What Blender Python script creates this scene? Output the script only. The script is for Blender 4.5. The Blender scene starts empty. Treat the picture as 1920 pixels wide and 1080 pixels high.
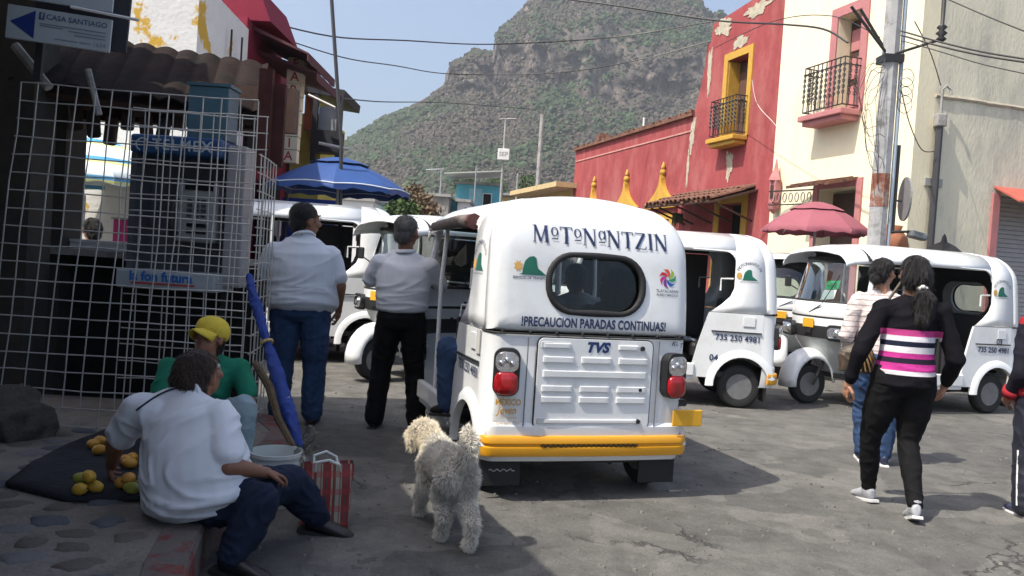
import bpy, bmesh, math, random
import numpy as np
from mathutils import Vector as V, Matrix, noise as mnoise
from mathutils.geometry import tessellate_polygon
from mathutils.bvhtree import BVHTree
random.seed(7); PI = math.pi
S = bpy.context.scene
COL = S.collection
# ------------------------------------------------------------------ camera
FOC, ROLL, HZ, CH = 1560.0, .065, 495.0, 1.35          # focal length in photo pixels, roll, horizon row, eye height
PIT = math.atan((540 - HZ) / FOC)
cam = bpy.data.cameras.new('camera'); co = bpy.data.objects.new('camera', cam); COL.objects.link(co)
FW = V((0, math.cos(PIT), -math.sin(PIT))); UP = V((0, math.sin(PIT), math.cos(PIT))); RT = V((1, 0, 0))
cu, cr = math.cos(ROLL), math.sin(ROLL)
cx_, cy_ = RT * cu + UP * cr, UP * cu - RT * cr
co.matrix_world = Matrix(((cx_.x, cy_.x, -FW.x, 0), (cx_.y, cy_.y, -FW.y, 0), (cx_.z, cy_.z, -FW.z, CH), (0, 0, 0, 1)))
cam.sensor_width = 36; cam.lens = FOC / 1920 * 36; cam.clip_start = .05; cam.clip_end = 5000
S.camera = co
# ------------------------------------------------------------------ light
SUN = V((-.47, -.28, .82)).normalized()                # towards the sun
W = bpy.data.worlds.new('World'); S.world = W; W.use_nodes = True
nt = W.node_tree; bg = nt.nodes['Background']
sky = nt.nodes.new('ShaderNodeTexSky'); sky.sky_type = 'NISHITA'; sky.sun_disc = False
sky.sun_elevation = math.asin(SUN.z); sky.sun_rotation = math.atan2(SUN.x, SUN.y)
sky.air_density = 1.0; sky.dust_density = 4.5; sky.altitude = 0; sky.ozone_density = 2.5
nt.links.new(sky.outputs[0], bg.inputs[0]); bg.inputs[1].default_value = .15
sl = bpy.data.lights.new('sun', 'SUN'); sl.energy = 4.2; sl.angle = math.radians(.55); sl.color = (1, .94, .83)
so = bpy.data.objects.new('sun', sl); COL.objects.link(so); so.rotation_euler = SUN.to_track_quat('Z', 'Y').to_euler()
S.view_settings.view_transform = 'Standard'; S.view_settings.look = 'None'; S.view_settings.gamma = 1
S.view_settings.exposure = .62
S.cycles.max_bounces = 6; S.cycles.transparent_max_bounces = 16
TS = bpy.data.scenes.new('scratch')                     # used only to evaluate modifiers and text; removed at the end

# ------------------------------------------------------------------ helpers
def ray(px, py):
    u = (px - 960) / FOC; v = (540 - py) / FOC
    return RT * (u * cu - v * cr) + UP * (u * cr + v * cu) + FW
def at(px, py, Y):                                      # the world point seen at photo pixel px,py at depth Y
    d = ray(px, py); return V((0, 0, CH)) + d * (Y / d.y)
def atz(px, py, z=0):
    d = ray(px, py); return V((0, 0, CH)) + d * ((z - CH) / d.z)

_mats = {}
def mat(name, col, rough=.75, var=.12, scale=6, bump=0, metal=0, bscale=None, coat=0, dirt=None, dscale=2, damt=.5, stretch=(1, 1, 1), dlo=.52, dhi=.62):
    if name in _mats: return _mats[name]
    m = bpy.data.materials.new(name); m.use_nodes = True; n = m.node_tree; L = n.links
    b = n.nodes['Principled BSDF']; b.inputs['Roughness'].default_value = rough; b.inputs['Metallic'].default_value = metal
    if rough >= .8: b.inputs['Specular IOR Level'].default_value = .2
    if coat: b.inputs['Coat Weight'].default_value = coat
    tc = n.nodes.new('ShaderNodeTexCoord'); mp = n.nodes.new('ShaderNodeMapping'); mp.inputs['Scale'].default_value = stretch
    L.new(tc.outputs['Object'], mp.inputs[0])
    nz = n.nodes.new('ShaderNodeTexNoise'); nz.inputs['Scale'].default_value = scale; nz.inputs['Detail'].default_value = 6; nz.inputs['Roughness'].default_value = .65
    L.new(mp.outputs[0], nz.inputs['Vector'])
    rp = n.nodes.new('ShaderNodeValToRGB'); e = rp.color_ramp.elements
    e[0].position, e[1].position = .3, .7
    e[0].color = (*[max(0, c * (1 - var)) for c in col], 1); e[1].color = (*[min(1, c * (1 + var)) for c in col], 1)
    L.new(nz.outputs['Fac'], rp.inputs[0]); out = rp.outputs[0]
    if dirt:
        n2 = n.nodes.new('ShaderNodeTexNoise'); n2.inputs['Scale'].default_value = dscale; n2.inputs['Detail'].default_value = 8; n2.inputs['Roughness'].default_value = .7
        L.new(mp.outputs[0], n2.inputs['Vector'])
        r2 = n.nodes.new('ShaderNodeMapRange'); r2.inputs[1].default_value = dlo; r2.inputs[2].default_value = dhi; r2.inputs[4].default_value = damt
        L.new(n2.outputs['Fac'], r2.inputs[0])
        mx = n.nodes.new('ShaderNodeMix'); mx.data_type = 'RGBA'; L.new(r2.outputs[0], mx.inputs[0]); L.new(out, mx.inputs[6]); mx.inputs[7].default_value = (*dirt, 1); out = mx.outputs[2]
    L.new(out, b.inputs['Base Color'])
    if bump:
        bp = n.nodes.new('ShaderNodeBump'); bp.inputs['Strength'].default_value = bump; bp.inputs['Distance'].default_value = .02
        n3 = n.nodes.new('ShaderNodeTexNoise'); n3.inputs['Scale'].default_value = bscale or scale * 4; n3.inputs['Detail'].default_value = 5
        L.new(mp.outputs[0], n3.inputs['Vector']); L.new(n3.outputs['Fac'], bp.inputs['Height']); L.new(bp.outputs[0], b.inputs['Normal'])
    m['b'] = 1; _mats[name] = m
    return m
def glassmat(name, tint=(.8, .9, .9), mix=.25, rough=.03):
    if name in _mats: return _mats[name]
    m = bpy.data.materials.new(name); m.use_nodes = True; n = m.node_tree; L = n.links; n.nodes.remove(n.nodes['Principled BSDF'])
    o = n.nodes['Material Output']; t = n.nodes.new('ShaderNodeBsdfTransparent'); t.inputs[0].default_value = (*tint, 1)
    g = n.nodes.new('ShaderNodeBsdfGlossy'); g.inputs['Roughness'].default_value = rough
    f = n.nodes.new('ShaderNodeLayerWeight'); q = n.nodes.new('ShaderNodeMath'); q.operation = 'POWER'; q.inputs[1].default_value = 3; L.new(f.outputs['Facing'], q.inputs[0])
    a = n.nodes.new('ShaderNodeMath'); a.operation = 'MULTIPLY_ADD'; a.inputs[1].default_value = mix; a.inputs[2].default_value = .05 * mix; a.use_clamp = True; L.new(q.outputs[0], a.inputs[0])
    x = n.nodes.new('ShaderNodeMixShader'); L.new(a.outputs[0], x.inputs[0]); L.new(t.outputs[0], x.inputs[1]); L.new(g.outputs[0], x.inputs[2]); L.new(x.outputs[0], o.inputs[0])
    _mats[name] = m; return m
def bands(name, axis, stops, period=None, rough=.85, bump=.25, xlim=None):     # woven/printed stripes along an object axis; stops = [(pos, colour)]
    if name in _mats: return _mats[name]
    m = bpy.data.materials.new(name); m.use_nodes = True; n = m.node_tree; L = n.links
    b = n.nodes['Principled BSDF']; b.inputs['Roughness'].default_value = rough; b.inputs['Specular IOR Level'].default_value = .12
    tc = n.nodes.new('ShaderNodeTexCoord'); sp = n.nodes.new('ShaderNodeSeparateXYZ'); L.new(tc.outputs['Object'], sp.inputs[0])
    src = sp.outputs[axis]
    lo, hi = stops[0][0], stops[-1][0]
    if period:
        md = n.nodes.new('ShaderNodeMath'); md.operation = 'FLOORED_MODULO'; md.inputs[1].default_value = period; L.new(src, md.inputs[0]); src = md.outputs[0]
        lo, hi = 0, period
    r = n.nodes.new('ShaderNodeMapRange'); r.inputs[1].default_value = lo; r.inputs[2].default_value = hi; L.new(src, r.inputs[0])
    cr_ = n.nodes.new('ShaderNodeValToRGB'); cr_.color_ramp.interpolation = 'CONSTANT'; e = cr_.color_ramp.elements
    while len(e) < len(stops): e.new(1)
    for k, (p, c) in enumerate(stops): e[k].position = (p - lo) / (hi - lo); e[k].color = (*c, 1)
    L.new(r.outputs[0], cr_.inputs[0]); L.new(cr_.outputs[0], b.inputs['Base Color'])
    if xlim:
        ab = n.nodes.new('ShaderNodeMath'); ab.operation = 'ABSOLUTE'; L.new(sp.outputs[0], ab.inputs[0]); gt = n.nodes.new('ShaderNodeMath'); gt.operation = 'GREATER_THAN'; gt.inputs[1].default_value = xlim; L.new(ab.outputs[0], gt.inputs[0])
        xm = n.nodes.new('ShaderNodeMix'); xm.data_type = 'RGBA'; L.new(gt.outputs[0], xm.inputs[0]); L.new(cr_.outputs[0], xm.inputs[6]); xm.inputs[7].default_value = (*stops[0][1], 1); L.new(xm.outputs[2], b.inputs['Base Color'])
    nz = n.nodes.new('ShaderNodeTexNoise'); nz.inputs['Scale'].default_value = 60; L.new(tc.outputs['Object'], nz.inputs['Vector'])
    bp = n.nodes.new('ShaderNodeBump'); bp.inputs['Strength'].default_value = bump; bp.inputs['Distance'].default_value = .01; L.new(nz.outputs[0], bp.inputs['Height']); L.new(bp.outputs[0], b.inputs['Normal'])
    _mats[name] = m; return m

class MB:
    def __init__(s): s.v = []; s.f = []
    def add(s, vs, fs):
        k = len(s.v); s.v += [tuple(p) for p in vs]; s.f += [tuple(i + k for i in f) for f in fs]; return s
    def box(s, c, d, R=None):
        c = V(c); h = [x / 2 for x in d]
        vs = [V((x * h[0], y * h[1], z * h[2])) for x in (-1, 1) for y in (-1, 1) for z in (-1, 1)]
        if R is not None: vs = [R @ p for p in vs]
        return s.add([p + c for p in vs], [(0, 1, 3, 2), (4, 6, 7, 5), (0, 4, 5, 1), (2, 3, 7, 6), (0, 2, 6, 4), (1, 5, 7, 3)])
    def loft(s, rings, closed=True, cap0=True, cap1=True, loop=False):
        n = len(rings[0]); vs = [p for r in rings for p in r]; fs = []
        m = len(rings)
        for i in range(m if loop else m - 1):
            j2 = (i + 1) % m
            for j in range(n if closed else n - 1):
                k = (j + 1) % n; fs.append((i * n + j, i * n + k, j2 * n + k, j2 * n + j))
        if closed and cap0 and not loop: fs.append(tuple(range(n - 1, -1, -1)))
        if closed and cap1 and not loop: fs.append(tuple((m - 1) * n + j for j in range(n)))
        return s.add(vs, fs)
    def tube(s, pts, r, n=8, flat=None, cap=True):
        pts = [V(p) for p in pts]; m = len(pts); rs = r if isinstance(r, (list, tuple)) else [r] * m
        rings = []; a = None
        for i in range(m):
            t = (pts[min(i + 1, m - 1)] - pts[max(i - 1, 0)])
            t = t.normalized() if t.length > 1e-9 else V((0, 0, 1))
            if a is None: a = t.cross(V((0, 0, 1)) if abs(t.z) < .9 else V((1, 0, 0)))
            a = (a - t * a.dot(t)).normalized(); b = t.cross(a)
            q = flat or 1
            rings.append([pts[i] + (a * math.cos(2 * PI * j / n) + b * math.sin(2 * PI * j / n) * q) * rs[i] for j in range(n)])
        return s.loft(rings, cap0=cap, cap1=cap)
    def lathe(s, prof, n=16, c=(0, 0, 0), R=None, cap0=True, cap1=True):
        c = V(c); rings = []
        for r, z in prof:
            ring = [V((r * math.cos(2 * PI * j / n), r * math.sin(2 * PI * j / n), z)) for j in range(n)]
            rings.append([(R @ p if R else p) + c for p in ring])
        return s.loft(rings, cap0=cap0, cap1=cap1)
    def prism(s, poly, f, d0, d1, hole=None):             # poly: 2D outline; f(u, v, d) -> 3D; from depth d0 to d1
        loops = [poly] + ([hole] if hole else [])
        allp = [p for l in loops for p in l]; n = len(allp)
        tri = tessellate_polygon([[V((p[0], p[1], 0)) for p in l] for l in loops])
        vs = [f(p[0], p[1], d0) for p in allp] + [f(p[0], p[1], d1) for p in allp]
        fs = [tuple(t) for t in tri] + [tuple(i + n for i in reversed(t)) for t in tri]; o = 0
        for l in loops:
            for i in range(len(l)):
                a, b = o + i, o + (i + 1) % len(l); fs.append((a, b, b + n, a + n))
            o += len(l)
        return s.add(vs, fs)
    def ell(s, c, r, R=None, n=12, m=8):
        c = V(c); rings = []
        for i in range(m + 1):
            t = PI * i / m; st = max(math.sin(t), 1e-3)
            ring = [V((r[0] * st * math.cos(2 * PI * j / n), r[1] * st * math.sin(2 * PI * j / n), -r[2] * math.cos(t))) for j in range(n)]
            rings.append([(R @ p if R else p) + c for p in ring])
        return s.loft(rings)
    def caps(s, a, b, ra, rb, n=10):                      # tapered capsule
        a, b = V(a), V(b); t = b - a; L = t.length; t = t.normalized() if L > 1e-6 else V((0, 0, 1)); pts = []; rs = []
        for k in (89, 60, 30, 0): pts.append(a - t * ra * math.sin(math.radians(k))); rs.append(ra * math.cos(math.radians(k)))
        for k in (0, 30, 60, 89): pts.append(b + t * rb * math.sin(math.radians(k))); rs.append(rb * math.cos(math.radians(k)))
        return s.tube(pts, rs, n)
    def limb(s, pts, rs, n=10):
        for i in range(len(pts) - 1): s.caps(pts[i], pts[i + 1], rs[i], rs[i + 1], n)
        return s
    def etube(s, pts, rx, ry, right=(1, 0, 0), n=18):     # elliptical tube along a spine with rounded ends
        pts = [V(p) for p in pts]; m = len(pts); rt = V(right).normalized(); rings = []
        def ring(c, t, a, b):
            x = (rt - t * rt.dot(t)).normalized(); y = t.cross(x)
            return [c + x * a * math.cos(2 * PI * j / n) + y * b * math.sin(2 * PI * j / n) for j in range(n)]
        for i in range(m):
            t = (pts[min(i + 1, m - 1)] - pts[max(i - 1, 0)]).normalized()
            if i == 0: rings.append(ring(pts[0] - t * ry[0] * .3, t, rx[0] * .7, ry[0] * .7))
            rings.append(ring(pts[i], t, rx[i], ry[i]))
            if i == m - 1: rings.append(ring(pts[i] + t * ry[i] * .3, t, rx[i] * .7, ry[i] * .7))
        return s.loft(rings)
    def mesh(s, name, smooth=False):
        me = bpy.data.meshes.new(name); me.from_pydata(s.v, [], s.f); bm = bmesh.new(); bm.from_mesh(me)
        bmesh.ops.recalc_face_normals(bm, faces=bm.faces); bm.to_mesh(me); bm.free()
        if smooth: me.polygons.foreach_set('use_smooth', [True] * len(me.polygons))
        return me
    def build(s, name, m, parent=None, smooth=False, bevel=0, sharp=None):
        me = s.mesh(name, smooth)
        if sharp: me.set_sharp_from_angle(angle=math.radians(sharp))
        return link(name, me, m, parent, bevel)
def link(name, me, m, parent=None, bevel=0):
    o = bpy.data.objects.new(name, me); COL.objects.link(o); o.parent = parent
    if m is not None and not me.materials: me.materials.append(m)
    if bevel:
        b = o.modifiers.new('bevel', 'BEVEL'); b.width = bevel; b.segments = 2; b.limit_method = 'ANGLE'
    return o
def inst(name, me, parent, loc=(0, 0, 0), rot=(0, 0, 0), sc=(1, 1, 1)):
    o = bpy.data.objects.new(name, me); COL.objects.link(o); o.parent = parent; o.location = loc; o.rotation_euler = rot; o.scale = sc; return o
def tag(o, label, cat, group=None, kind=None):
    o['label'] = label; o['category'] = cat
    if group: o['group'] = group
    if kind: o['kind'] = kind
    return o
def thing(name, label, cat, loc=(0, 0, 0), rz=0, group=None):
    o = bpy.data.objects.new(name, None); COL.objects.link(o); o.location = loc; o.rotation_euler = (0, 0, rz); o.empty_display_size = .1
    return tag(o, label, cat, group)
def struct(o): o['kind'] = 'structure'; return o
def kids(o): return [c for c in COL.objects if c.parent == o]
def copy_tree(o, parent=None, skip=()):
    c = o.copy(); COL.objects.link(c); c.parent = parent
    for ch in list(o.children):
        if ch.name.split('.')[0] not in skip: copy_tree(ch, c, skip)
    return c
def evaluated(ob):
    TS.collection.objects.link(ob); TS.view_layers[0].update(); dg = TS.view_layers[0].depsgraph
    me = bpy.data.meshes.new_from_object(ob.evaluated_get(dg), depsgraph=dg)
    TS.collection.objects.unlink(ob); bpy.data.objects.remove(ob); return me
def solid(mb, voxel=.01, smooth=4, fold=0, fscale=(6, 6, 14), seed=0):   # fuse overlapping volumes into one smooth skin
    me = mb.mesh('t'); ob = bpy.data.objects.new('t', me)
    r = ob.modifiers.new('r', 'REMESH'); r.mode = 'VOXEL'; r.voxel_size = voxel; r.use_smooth_shade = True
    if smooth: q = ob.modifiers.new('s', 'SMOOTH'); q.iterations = smooth; q.factor = .5
    out = evaluated(ob); bpy.data.meshes.remove(me)
    if fold:
        o = V((seed * 3.1, seed * 1.7, seed))
        nr = [v.normal.copy() for v in out.vertices]
        for v, nv in zip(out.vertices, nr):
            p = V((v.co.x * fscale[0], v.co.y * fscale[1], v.co.z * fscale[2])) + o
            w = mnoise.noise(p * .35) * 2.2
            a = 1 - abs(mnoise.noise(p + V((w, w, w))) * 2)
            a = max(0, a); v.co += nv * (fold * (1.5 * a * a - .5) + fold * .7 * mnoise.noise(p * .45))
    out.polygons.foreach_set('use_smooth', [True] * len(out.polygons))
    return out
def joined(meshes):
    mb = MB()
    for m in meshes: mb.add([tuple(v.co) for v in m.vertices], [tuple(p.vertices) for p in m.polygons])
    me = bpy.data.meshes.new('j'); me.from_pydata(mb.v, [], mb.f); me.polygons.foreach_set('use_smooth', [True] * len(me.polygons)); return me
_txt = {}
def text2d(s, size=1, bold=0, shear=0, space=1, align='CENTER'):
    cu_ = bpy.data.curves.new('t', 'FONT'); cu_.body = s; cu_.size = size; cu_.offset = bold; cu_.shear = shear; cu_.space_character = space; cu_.align_x = align; cu_.align_y = 'CENTER'; cu_.resolution_u = 3
    me = evaluated(bpy.data.objects.new('t', cu_)); r = ([(v.co.x, v.co.y) for v in me.vertices], [tuple(p.vertices) for p in me.polygons]); bpy.data.meshes.remove(me); return r
def flat(geo, f, cut=.03):                              # place 2D print with f(x, y) -> 3D, cut fine enough to follow curved panels
    vs, fs = [V((x, y, 0)) for x, y in geo[0]], geo[1]
    if cut:
        bm = bmesh.new(); bv_ = [bm.verts.new(v) for v in vs]
        for q in fs:
            try: bm.faces.new([bv_[i] for i in q])
            except ValueError: pass
        for _ in range(3):
            e = [e for e in bm.edges if e.calc_length() > cut]
            if not e: break
            bmesh.ops.triangulate(bm, faces=bm.faces); e = [e for e in bm.edges if e.calc_length() > cut]; bmesh.ops.subdivide_edges(bm, edges=e, cuts=1)
        bmesh.ops.triangulate(bm, faces=bm.faces); bm.verts.index_update(); geo = [(v.co.x, v.co.y) for v in bm.verts], [tuple(v.index for v in q.verts) for q in bm.faces]; bm.free()
    mb = MB(); mb.add([f(*p) for p in geo[0]], geo[1]); return mb
def merge2d(*gs):
    vs, fs = [], []
    for g in gs: k = len(vs); vs += g[0]; fs += [tuple(i + k for i in f) for f in g[1]]
    return vs, fs
def shift2d(g, dx, dy, k=1): return [(x * k + dx, y * k + dy) for x, y in g[0]], g[1]
def poly2d(p): return list(p), [tuple(t) for t in tessellate_polygon([[V((x, y, 0)) for x, y in p]])]
def rrect(w, h, r, n=5, cx=0, cy=0):
    out = []
    for a, (sx, sy) in enumerate(((1, 1), (-1, 1), (-1, -1), (1, -1))):
        for k in range(n + 1):
            t = (a + k / n) * PI / 2; out.append((cx + sx * (w / 2 - r) + r * math.cos(t), cy + sy * (h / 2 - r) + r * math.sin(t)))
    return out
def fbm(x, y, z=0, o=5):
    return mnoise.fractal(V((x, y, z)), .6, 2.1, o)
# ------------------------------------------------------------------ ground
def road_mat():
    m = bpy.data.materials.new('road_surface'); m.use_nodes = True; n = m.node_tree; L = n.links; b = n.nodes['Principled BSDF']; b.inputs['Roughness'].default_value = .85
    tc = n.nodes.new('ShaderNodeTexCoord'); O = tc.outputs['Object']
    def N(sc, det=6, rough=.6):
        z = n.nodes.new('ShaderNodeTexNoise'); z.inputs['Scale'].default_value = sc; z.inputs['Detail'].default_value = det; z.inputs['Roughness'].default_value = rough; L.new(O, z.inputs['Vector']); return z
    def ramp(src, a, b_, c0, c1):
        r = n.nodes.new('ShaderNodeValToRGB'); r.color_ramp.elements[0].position = a; r.color_ramp.elements[1].position = b_; r.color_ramp.elements[0].color = (*c0, 1); r.color_ramp.elements[1].color = (*c1, 1); L.new(src, r.inputs[0]); return r.outputs[0]
    def mix(f, a, b_, mode='MIX'):
        x = n.nodes.new('ShaderNodeMix'); x.data_type = 'RGBA'; x.blend_type = mode
        if isinstance(f, float): x.inputs[0].default_value = f
        else: L.new(f, x.inputs[0])
        L.new(a, x.inputs[6]); L.new(b_, x.inputs[7]); return x.outputs[2]
    big = ramp(N(.55).outputs[0], .35, .65, (.108, .106, .101), (.188, .184, .172))
    mid = ramp(N(4.5, 8, .7).outputs[0], .36, .62, (.082, .080, .076), (.20, .195, .18))
    c = mix(.6, big, mid)
    wd = N(2.2, 4, .6); vd = n.nodes.new('ShaderNodeVectorMath'); vd.operation = 'MULTIPLY_ADD'; L.new(wd.outputs[1], vd.inputs[0]); vd.inputs[1].default_value = (.35, .35, .35); L.new(O, vd.inputs[2])
    vc = n.nodes.new('ShaderNodeTexVoronoi'); vc.inputs['Scale'].default_value = 2.1; L.new(vd.outputs[0], vc.inputs['Vector']); sc_ = n.nodes.new('ShaderNodeSeparateColor'); L.new(vc.outputs['Color'], sc_.inputs[0])
    c = mix(.85, c, ramp(sc_.outputs[0], .1, .9, (.62, .615, .61), (1.02, 1.0, .965)), 'MULTIPLY')
    pat = ramp(N(1.6, 4).outputs[0], .60, .64, (0, 0, 0), (1, 1, 1))                   # darker worn patches
    dk = n.nodes.new('ShaderNodeRGB'); dk.outputs[0].default_value = (.075, .074, .072, 1)
    pm = n.nodes.new('ShaderNodeMath'); pm.operation = 'MULTIPLY'; pm.inputs[1].default_value = .55; L.new(pat, pm.inputs[0]); c = mix(pm.outputs[0], c, dk.outputs[0])
    wn = N(1.2, 6, .7); vm = n.nodes.new('ShaderNodeVectorMath'); vm.operation = 'MULTIPLY_ADD'; L.new(wn.outputs[1], vm.inputs[0]); vm.inputs[1].default_value = (.9, .9, .9); L.new(O, vm.inputs[2])
    vo = n.nodes.new('ShaderNodeTexVoronoi'); vo.feature = 'DISTANCE_TO_EDGE'; vo.inputs['Scale'].default_value = .62; L.new(vm.outputs[0], vo.inputs['Vector'])
    crk = n.nodes.new('ShaderNodeMapRange'); crk.inputs[1].default_value = .002; crk.inputs[2].default_value = .011; L.new(vo.outputs[0], crk.inputs[0])
    gate = n.nodes.new('ShaderNodeMapRange'); gate.inputs[1].default_value = .40; gate.inputs[2].default_value = .46; L.new(N(.9, 2).outputs[0], gate.inputs[0])
    ca = n.nodes.new('ShaderNodeMath'); ca.operation = 'MAXIMUM'; L.new(crk.outputs[0], ca.inputs[0]); L.new(gate.outputs[0], ca.inputs[1])
    ink = n.nodes.new('ShaderNodeRGB'); ink.outputs[0].default_value = (.05, .048, .045, 1); c = mix(ca.outputs[0], ink.outputs[0], c)
    fine = ramp(N(70, 3, .7).outputs[0], .3, .7, (.78, .78, .78), (1.18, 1.18, 1.18)); c = mix(1.0, c, fine, 'MULTIPLY')
    L.new(c, b.inputs['Base Color'])
    h0 = n.nodes.new('ShaderNodeMath'); h0.operation = 'MULTIPLY_ADD'; h0.inputs[1].default_value = .35; L.new(sc_.outputs[0], h0.inputs[0]); L.new(N(5, 8, .75).outputs[0], h0.inputs[2]); h = n.nodes.new('ShaderNodeMath'); h.operation = 'MULTIPLY_ADD'; L.new(h0.outputs[0], h.inputs[0]); h.inputs[1].default_value = 2.6; L.new(ca.outputs[0], h.inputs[2])
    bp = n.nodes.new('ShaderNodeBump'); bp.inputs['Strength'].default_value = .8; bp.inputs['Distance'].default_value = .02; L.new(h.outputs[0], bp.inputs['Height']); L.new(bp.outputs[0], b.inputs['Normal'])
    return m
mb = MB(); mb.add([(-3000, -200, 0), (3000, -200, 0), (3000, 3000, 0), (-3000, 3000, 0)], [(0, 1, 2, 3)])
struct(mb.build('ground', road_mat()))
# ------------------------------------------------------------------ mountain
def lerp(x, t):
    for (a, p), (b, q) in zip(t, t[1:]):
        if x <= b: return p + (q - p) * max(0, (x - a)) / (b - a)
    return t[-1][1]
SIL = [(200, 470), (420, 380), (560, 310), (645, 268), (700, 238), (760, 212), (800, 190), (838, 158), (850, 122), (872, 112), (888, 95), (915, 98), (927, 104), (934, 62), (965, 32), (1000, -5), (1060, -40), (1140, -62), (1220, -50), (1290, -18), (1318, -2), (1332, 28), (1350, 22), (1400, 60), (1500, 110), (1700, 200)]
CB = [(200, 474), (645, 288), (800, 215), (840, 188), (880, 178), (925, 186), (960, 160), (1010, 152), (1100, 190), (1200, 208), (1330, 205), (1500, 240), (1700, 300)]
CT = [(200, 472), (645, 278), (800, 203), (838, 178), (850, 126), (885, 116), (925, 122), (936, 70), (1000, 72), (1060, 95), (1140, 98), (1200, 112), (1300, 96), (1330, 110), (1500, 200), (1700, 280)]
NC, rows = 260, []
for i in range(NC):
    px = 200 + 1500 * i / (NC - 1); col = []
    b0 = at(px, 512, 225); p0 = V((b0.x, 225, -3)); w = mnoise.noise(V((px * .013, 3, 0)))
    yc = 425 + 22 * w
    p1 = at(px, lerp(px, CB), yc); p2 = at(px, lerp(px, CT) , yc + 13 + 5 * w); p3 = at(px, lerp(px, SIL), 505 + 18 * w); p4 = V((p3.x * 1.3, 720, p3.z * .55))
    for a, b, k, e in ((p0, p1, 46, 1.18), (p1, p2, 26, 1), (p2, p3, 24, .85), (p3, p4, 10, 1)):
        for j in range(k):
            t = j / k; q = a.lerp(b, t); q.z = a.z + (b.z - a.z) * t ** e
            col.append((q, 1 if k == 26 else 0))
    rows.append(col)
NR = len(rows[0]); vs = []
for i in range(NC):
    for j in range(NR):
        p, cl = rows[i][j]
        n1 = fbm(p.x * .016, p.y * .016, p.z * .016); n2 = fbm(p.x * .07, p.y * .07, p.z * .03 if cl else p.z * .07)
        am = min(1, j / 8)
        q = V((p.x + n2 * 2, p.y + (n1 * 9 + n2 * (5.5 if cl else 3)) * am, p.z + (n1 * 5 + n2 * 1.6) * am * (.25 if j > 90 else 1)))
        if cl:                                            # ledges and vertical joints of the rock
            st = mnoise.noise(V((p.x * .02, 0, p.z * .16))); q.y += 2.6 * (abs(mnoise.noise(V((p.x * .11, p.z * .03, 5)))) - .25) * -3 + st * 2.5
        vs.append(q)
fs = [(i * NR + j, (i + 1) * NR + j, (i + 1) * NR + j + 1, i * NR + j + 1) for i in range(NC - 1) for j in range(NR - 1)]
def hill_mat():
    m = bpy.data.materials.new('hill_rock'); m.use_nodes = True; n = m.node_tree; L = n.links; b = n.nodes['Principled BSDF']; b.inputs['Roughness'].default_value = .95
    tc = n.nodes.new('ShaderNodeTexCoord'); ge = n.nodes.new('ShaderNodeNewGeometry'); sp = n.nodes.new('ShaderNodeSeparateXYZ'); L.new(ge.outputs['True Normal'], sp.inputs[0])
    def N(sc, st=(1, 1, 1), d=8):
        mp = n.nodes.new('ShaderNodeMapping'); mp.inputs['Scale'].default_value = st; L.new(tc.outputs['Object'], mp.inputs[0])
        z = n.nodes.new('ShaderNodeTexNoise'); z.inputs['Scale'].default_value = sc; z.inputs['Detail'].default_value = d; z.inputs['Roughness'].default_value = .68; L.new(mp.outputs[0], z.inputs['Vector']); return z.outputs[0]
    def ramp(s, st):
        r = n.nodes.new('ShaderNodeValToRGB'); e = r.color_ramp.elements
        while len(e) < len(st): e.new(.5)
        for k, (p, c) in enumerate(st): e[k].position = p; e[k].color = (*c, 1)
        L.new(s, r.inputs[0]); return r.outputs[0]
    rock = ramp(N(.16, (1, 1, .3)), [(.34, (.018, .017, .018)), (.46, (.06, .05, .046)), (.57, (.14, .112, .098)), (.72, (.24, .20, .17))])
    soil = ramp(N(.05), [(.35, (.075, .065, .05)), (.5, (.06, .06, .038)), (.62, (.038, .05, .024)), (.75, (.09, .078, .06))])
    mr = n.nodes.new('ShaderNodeMapRange'); mr.inputs[1].default_value = .5; mr.inputs[2].default_value = .72; L.new(sp.outputs[2], mr.inputs[0])
    x = n.nodes.new('ShaderNodeMix'); x.data_type = 'RGBA'; L.new(mr.outputs[0], x.inputs[0]); L.new(rock, x.inputs[6]); L.new(soil, x.inputs[7]); L.new(x.outputs[2], b.inputs['Base Color'])
    bp = n.nodes.new('ShaderNodeBump'); bp.inputs['Strength'].default_value = 1; bp.inputs['Distance'].default_value = 2.5; L.new(N(.25, (1, 1, .4)), bp.inputs['Height']); L.new(bp.outputs[0], b.inputs['Normal'])
    return m
mb = MB(); mb.add(vs, fs); me = mb.mesh('mountain', True); struct(link('mountain', me, hill_mat()))
# scrub on the slopes: one mass of leaf clumps with three species colours
rng = np.random.default_rng(3)
ico = bmesh.new(); bmesh.ops.create_icosphere(ico, subdivisions=1, radius=1); iv = np.array([v.co[:] for v in ico.verts]); iF = np.array([[v.index for v in f.verts] for f in ico.faces]); ico.free()
pv, pc = [], []
tris = [(f, (vs[f[0]] + vs[f[2]]) / 2) for f in fs]
for f, c in tris:
    a, b_, d = vs[f[0]], vs[f[1]], vs[f[3]]; nn = (b_ - a).cross(d - a); ar = nn.length; up_ = abs(nn.normalized().z)
    if c.y > 545 or c.x > 175 or c.x < -190: continue
    dens = .62 if up_ > .62 else (.12 if up_ > .4 else .025)
    near = fbm(c.x * .02, c.y * .02, 1.5); k = ar * dens * (1 + .5 * near)
    for _ in range(int(k) + (random.random() < k % 1)):
        u, w = random.random(), random.random(); p = a + (b_ - a) * u + (d - a) * w
        g = 1.25 * fbm(p.x * .02, p.z * .035, 9) + random.gauss(0, .24)
        colr = (.064, .053, .041) if g < .08 else ((.047, .048, .028) if g < .42 else (.031, .055, .02))
        j = random.uniform(.65, 1.35); pv.append((p, random.choice((.45, .6, .8, 1.2)) * random.uniform(.8, 1.2) * (1.3 if g > .3 else 1) * (.7 if up_ < .62 else 1))); pc.append([x * j for x in colr])
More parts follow.
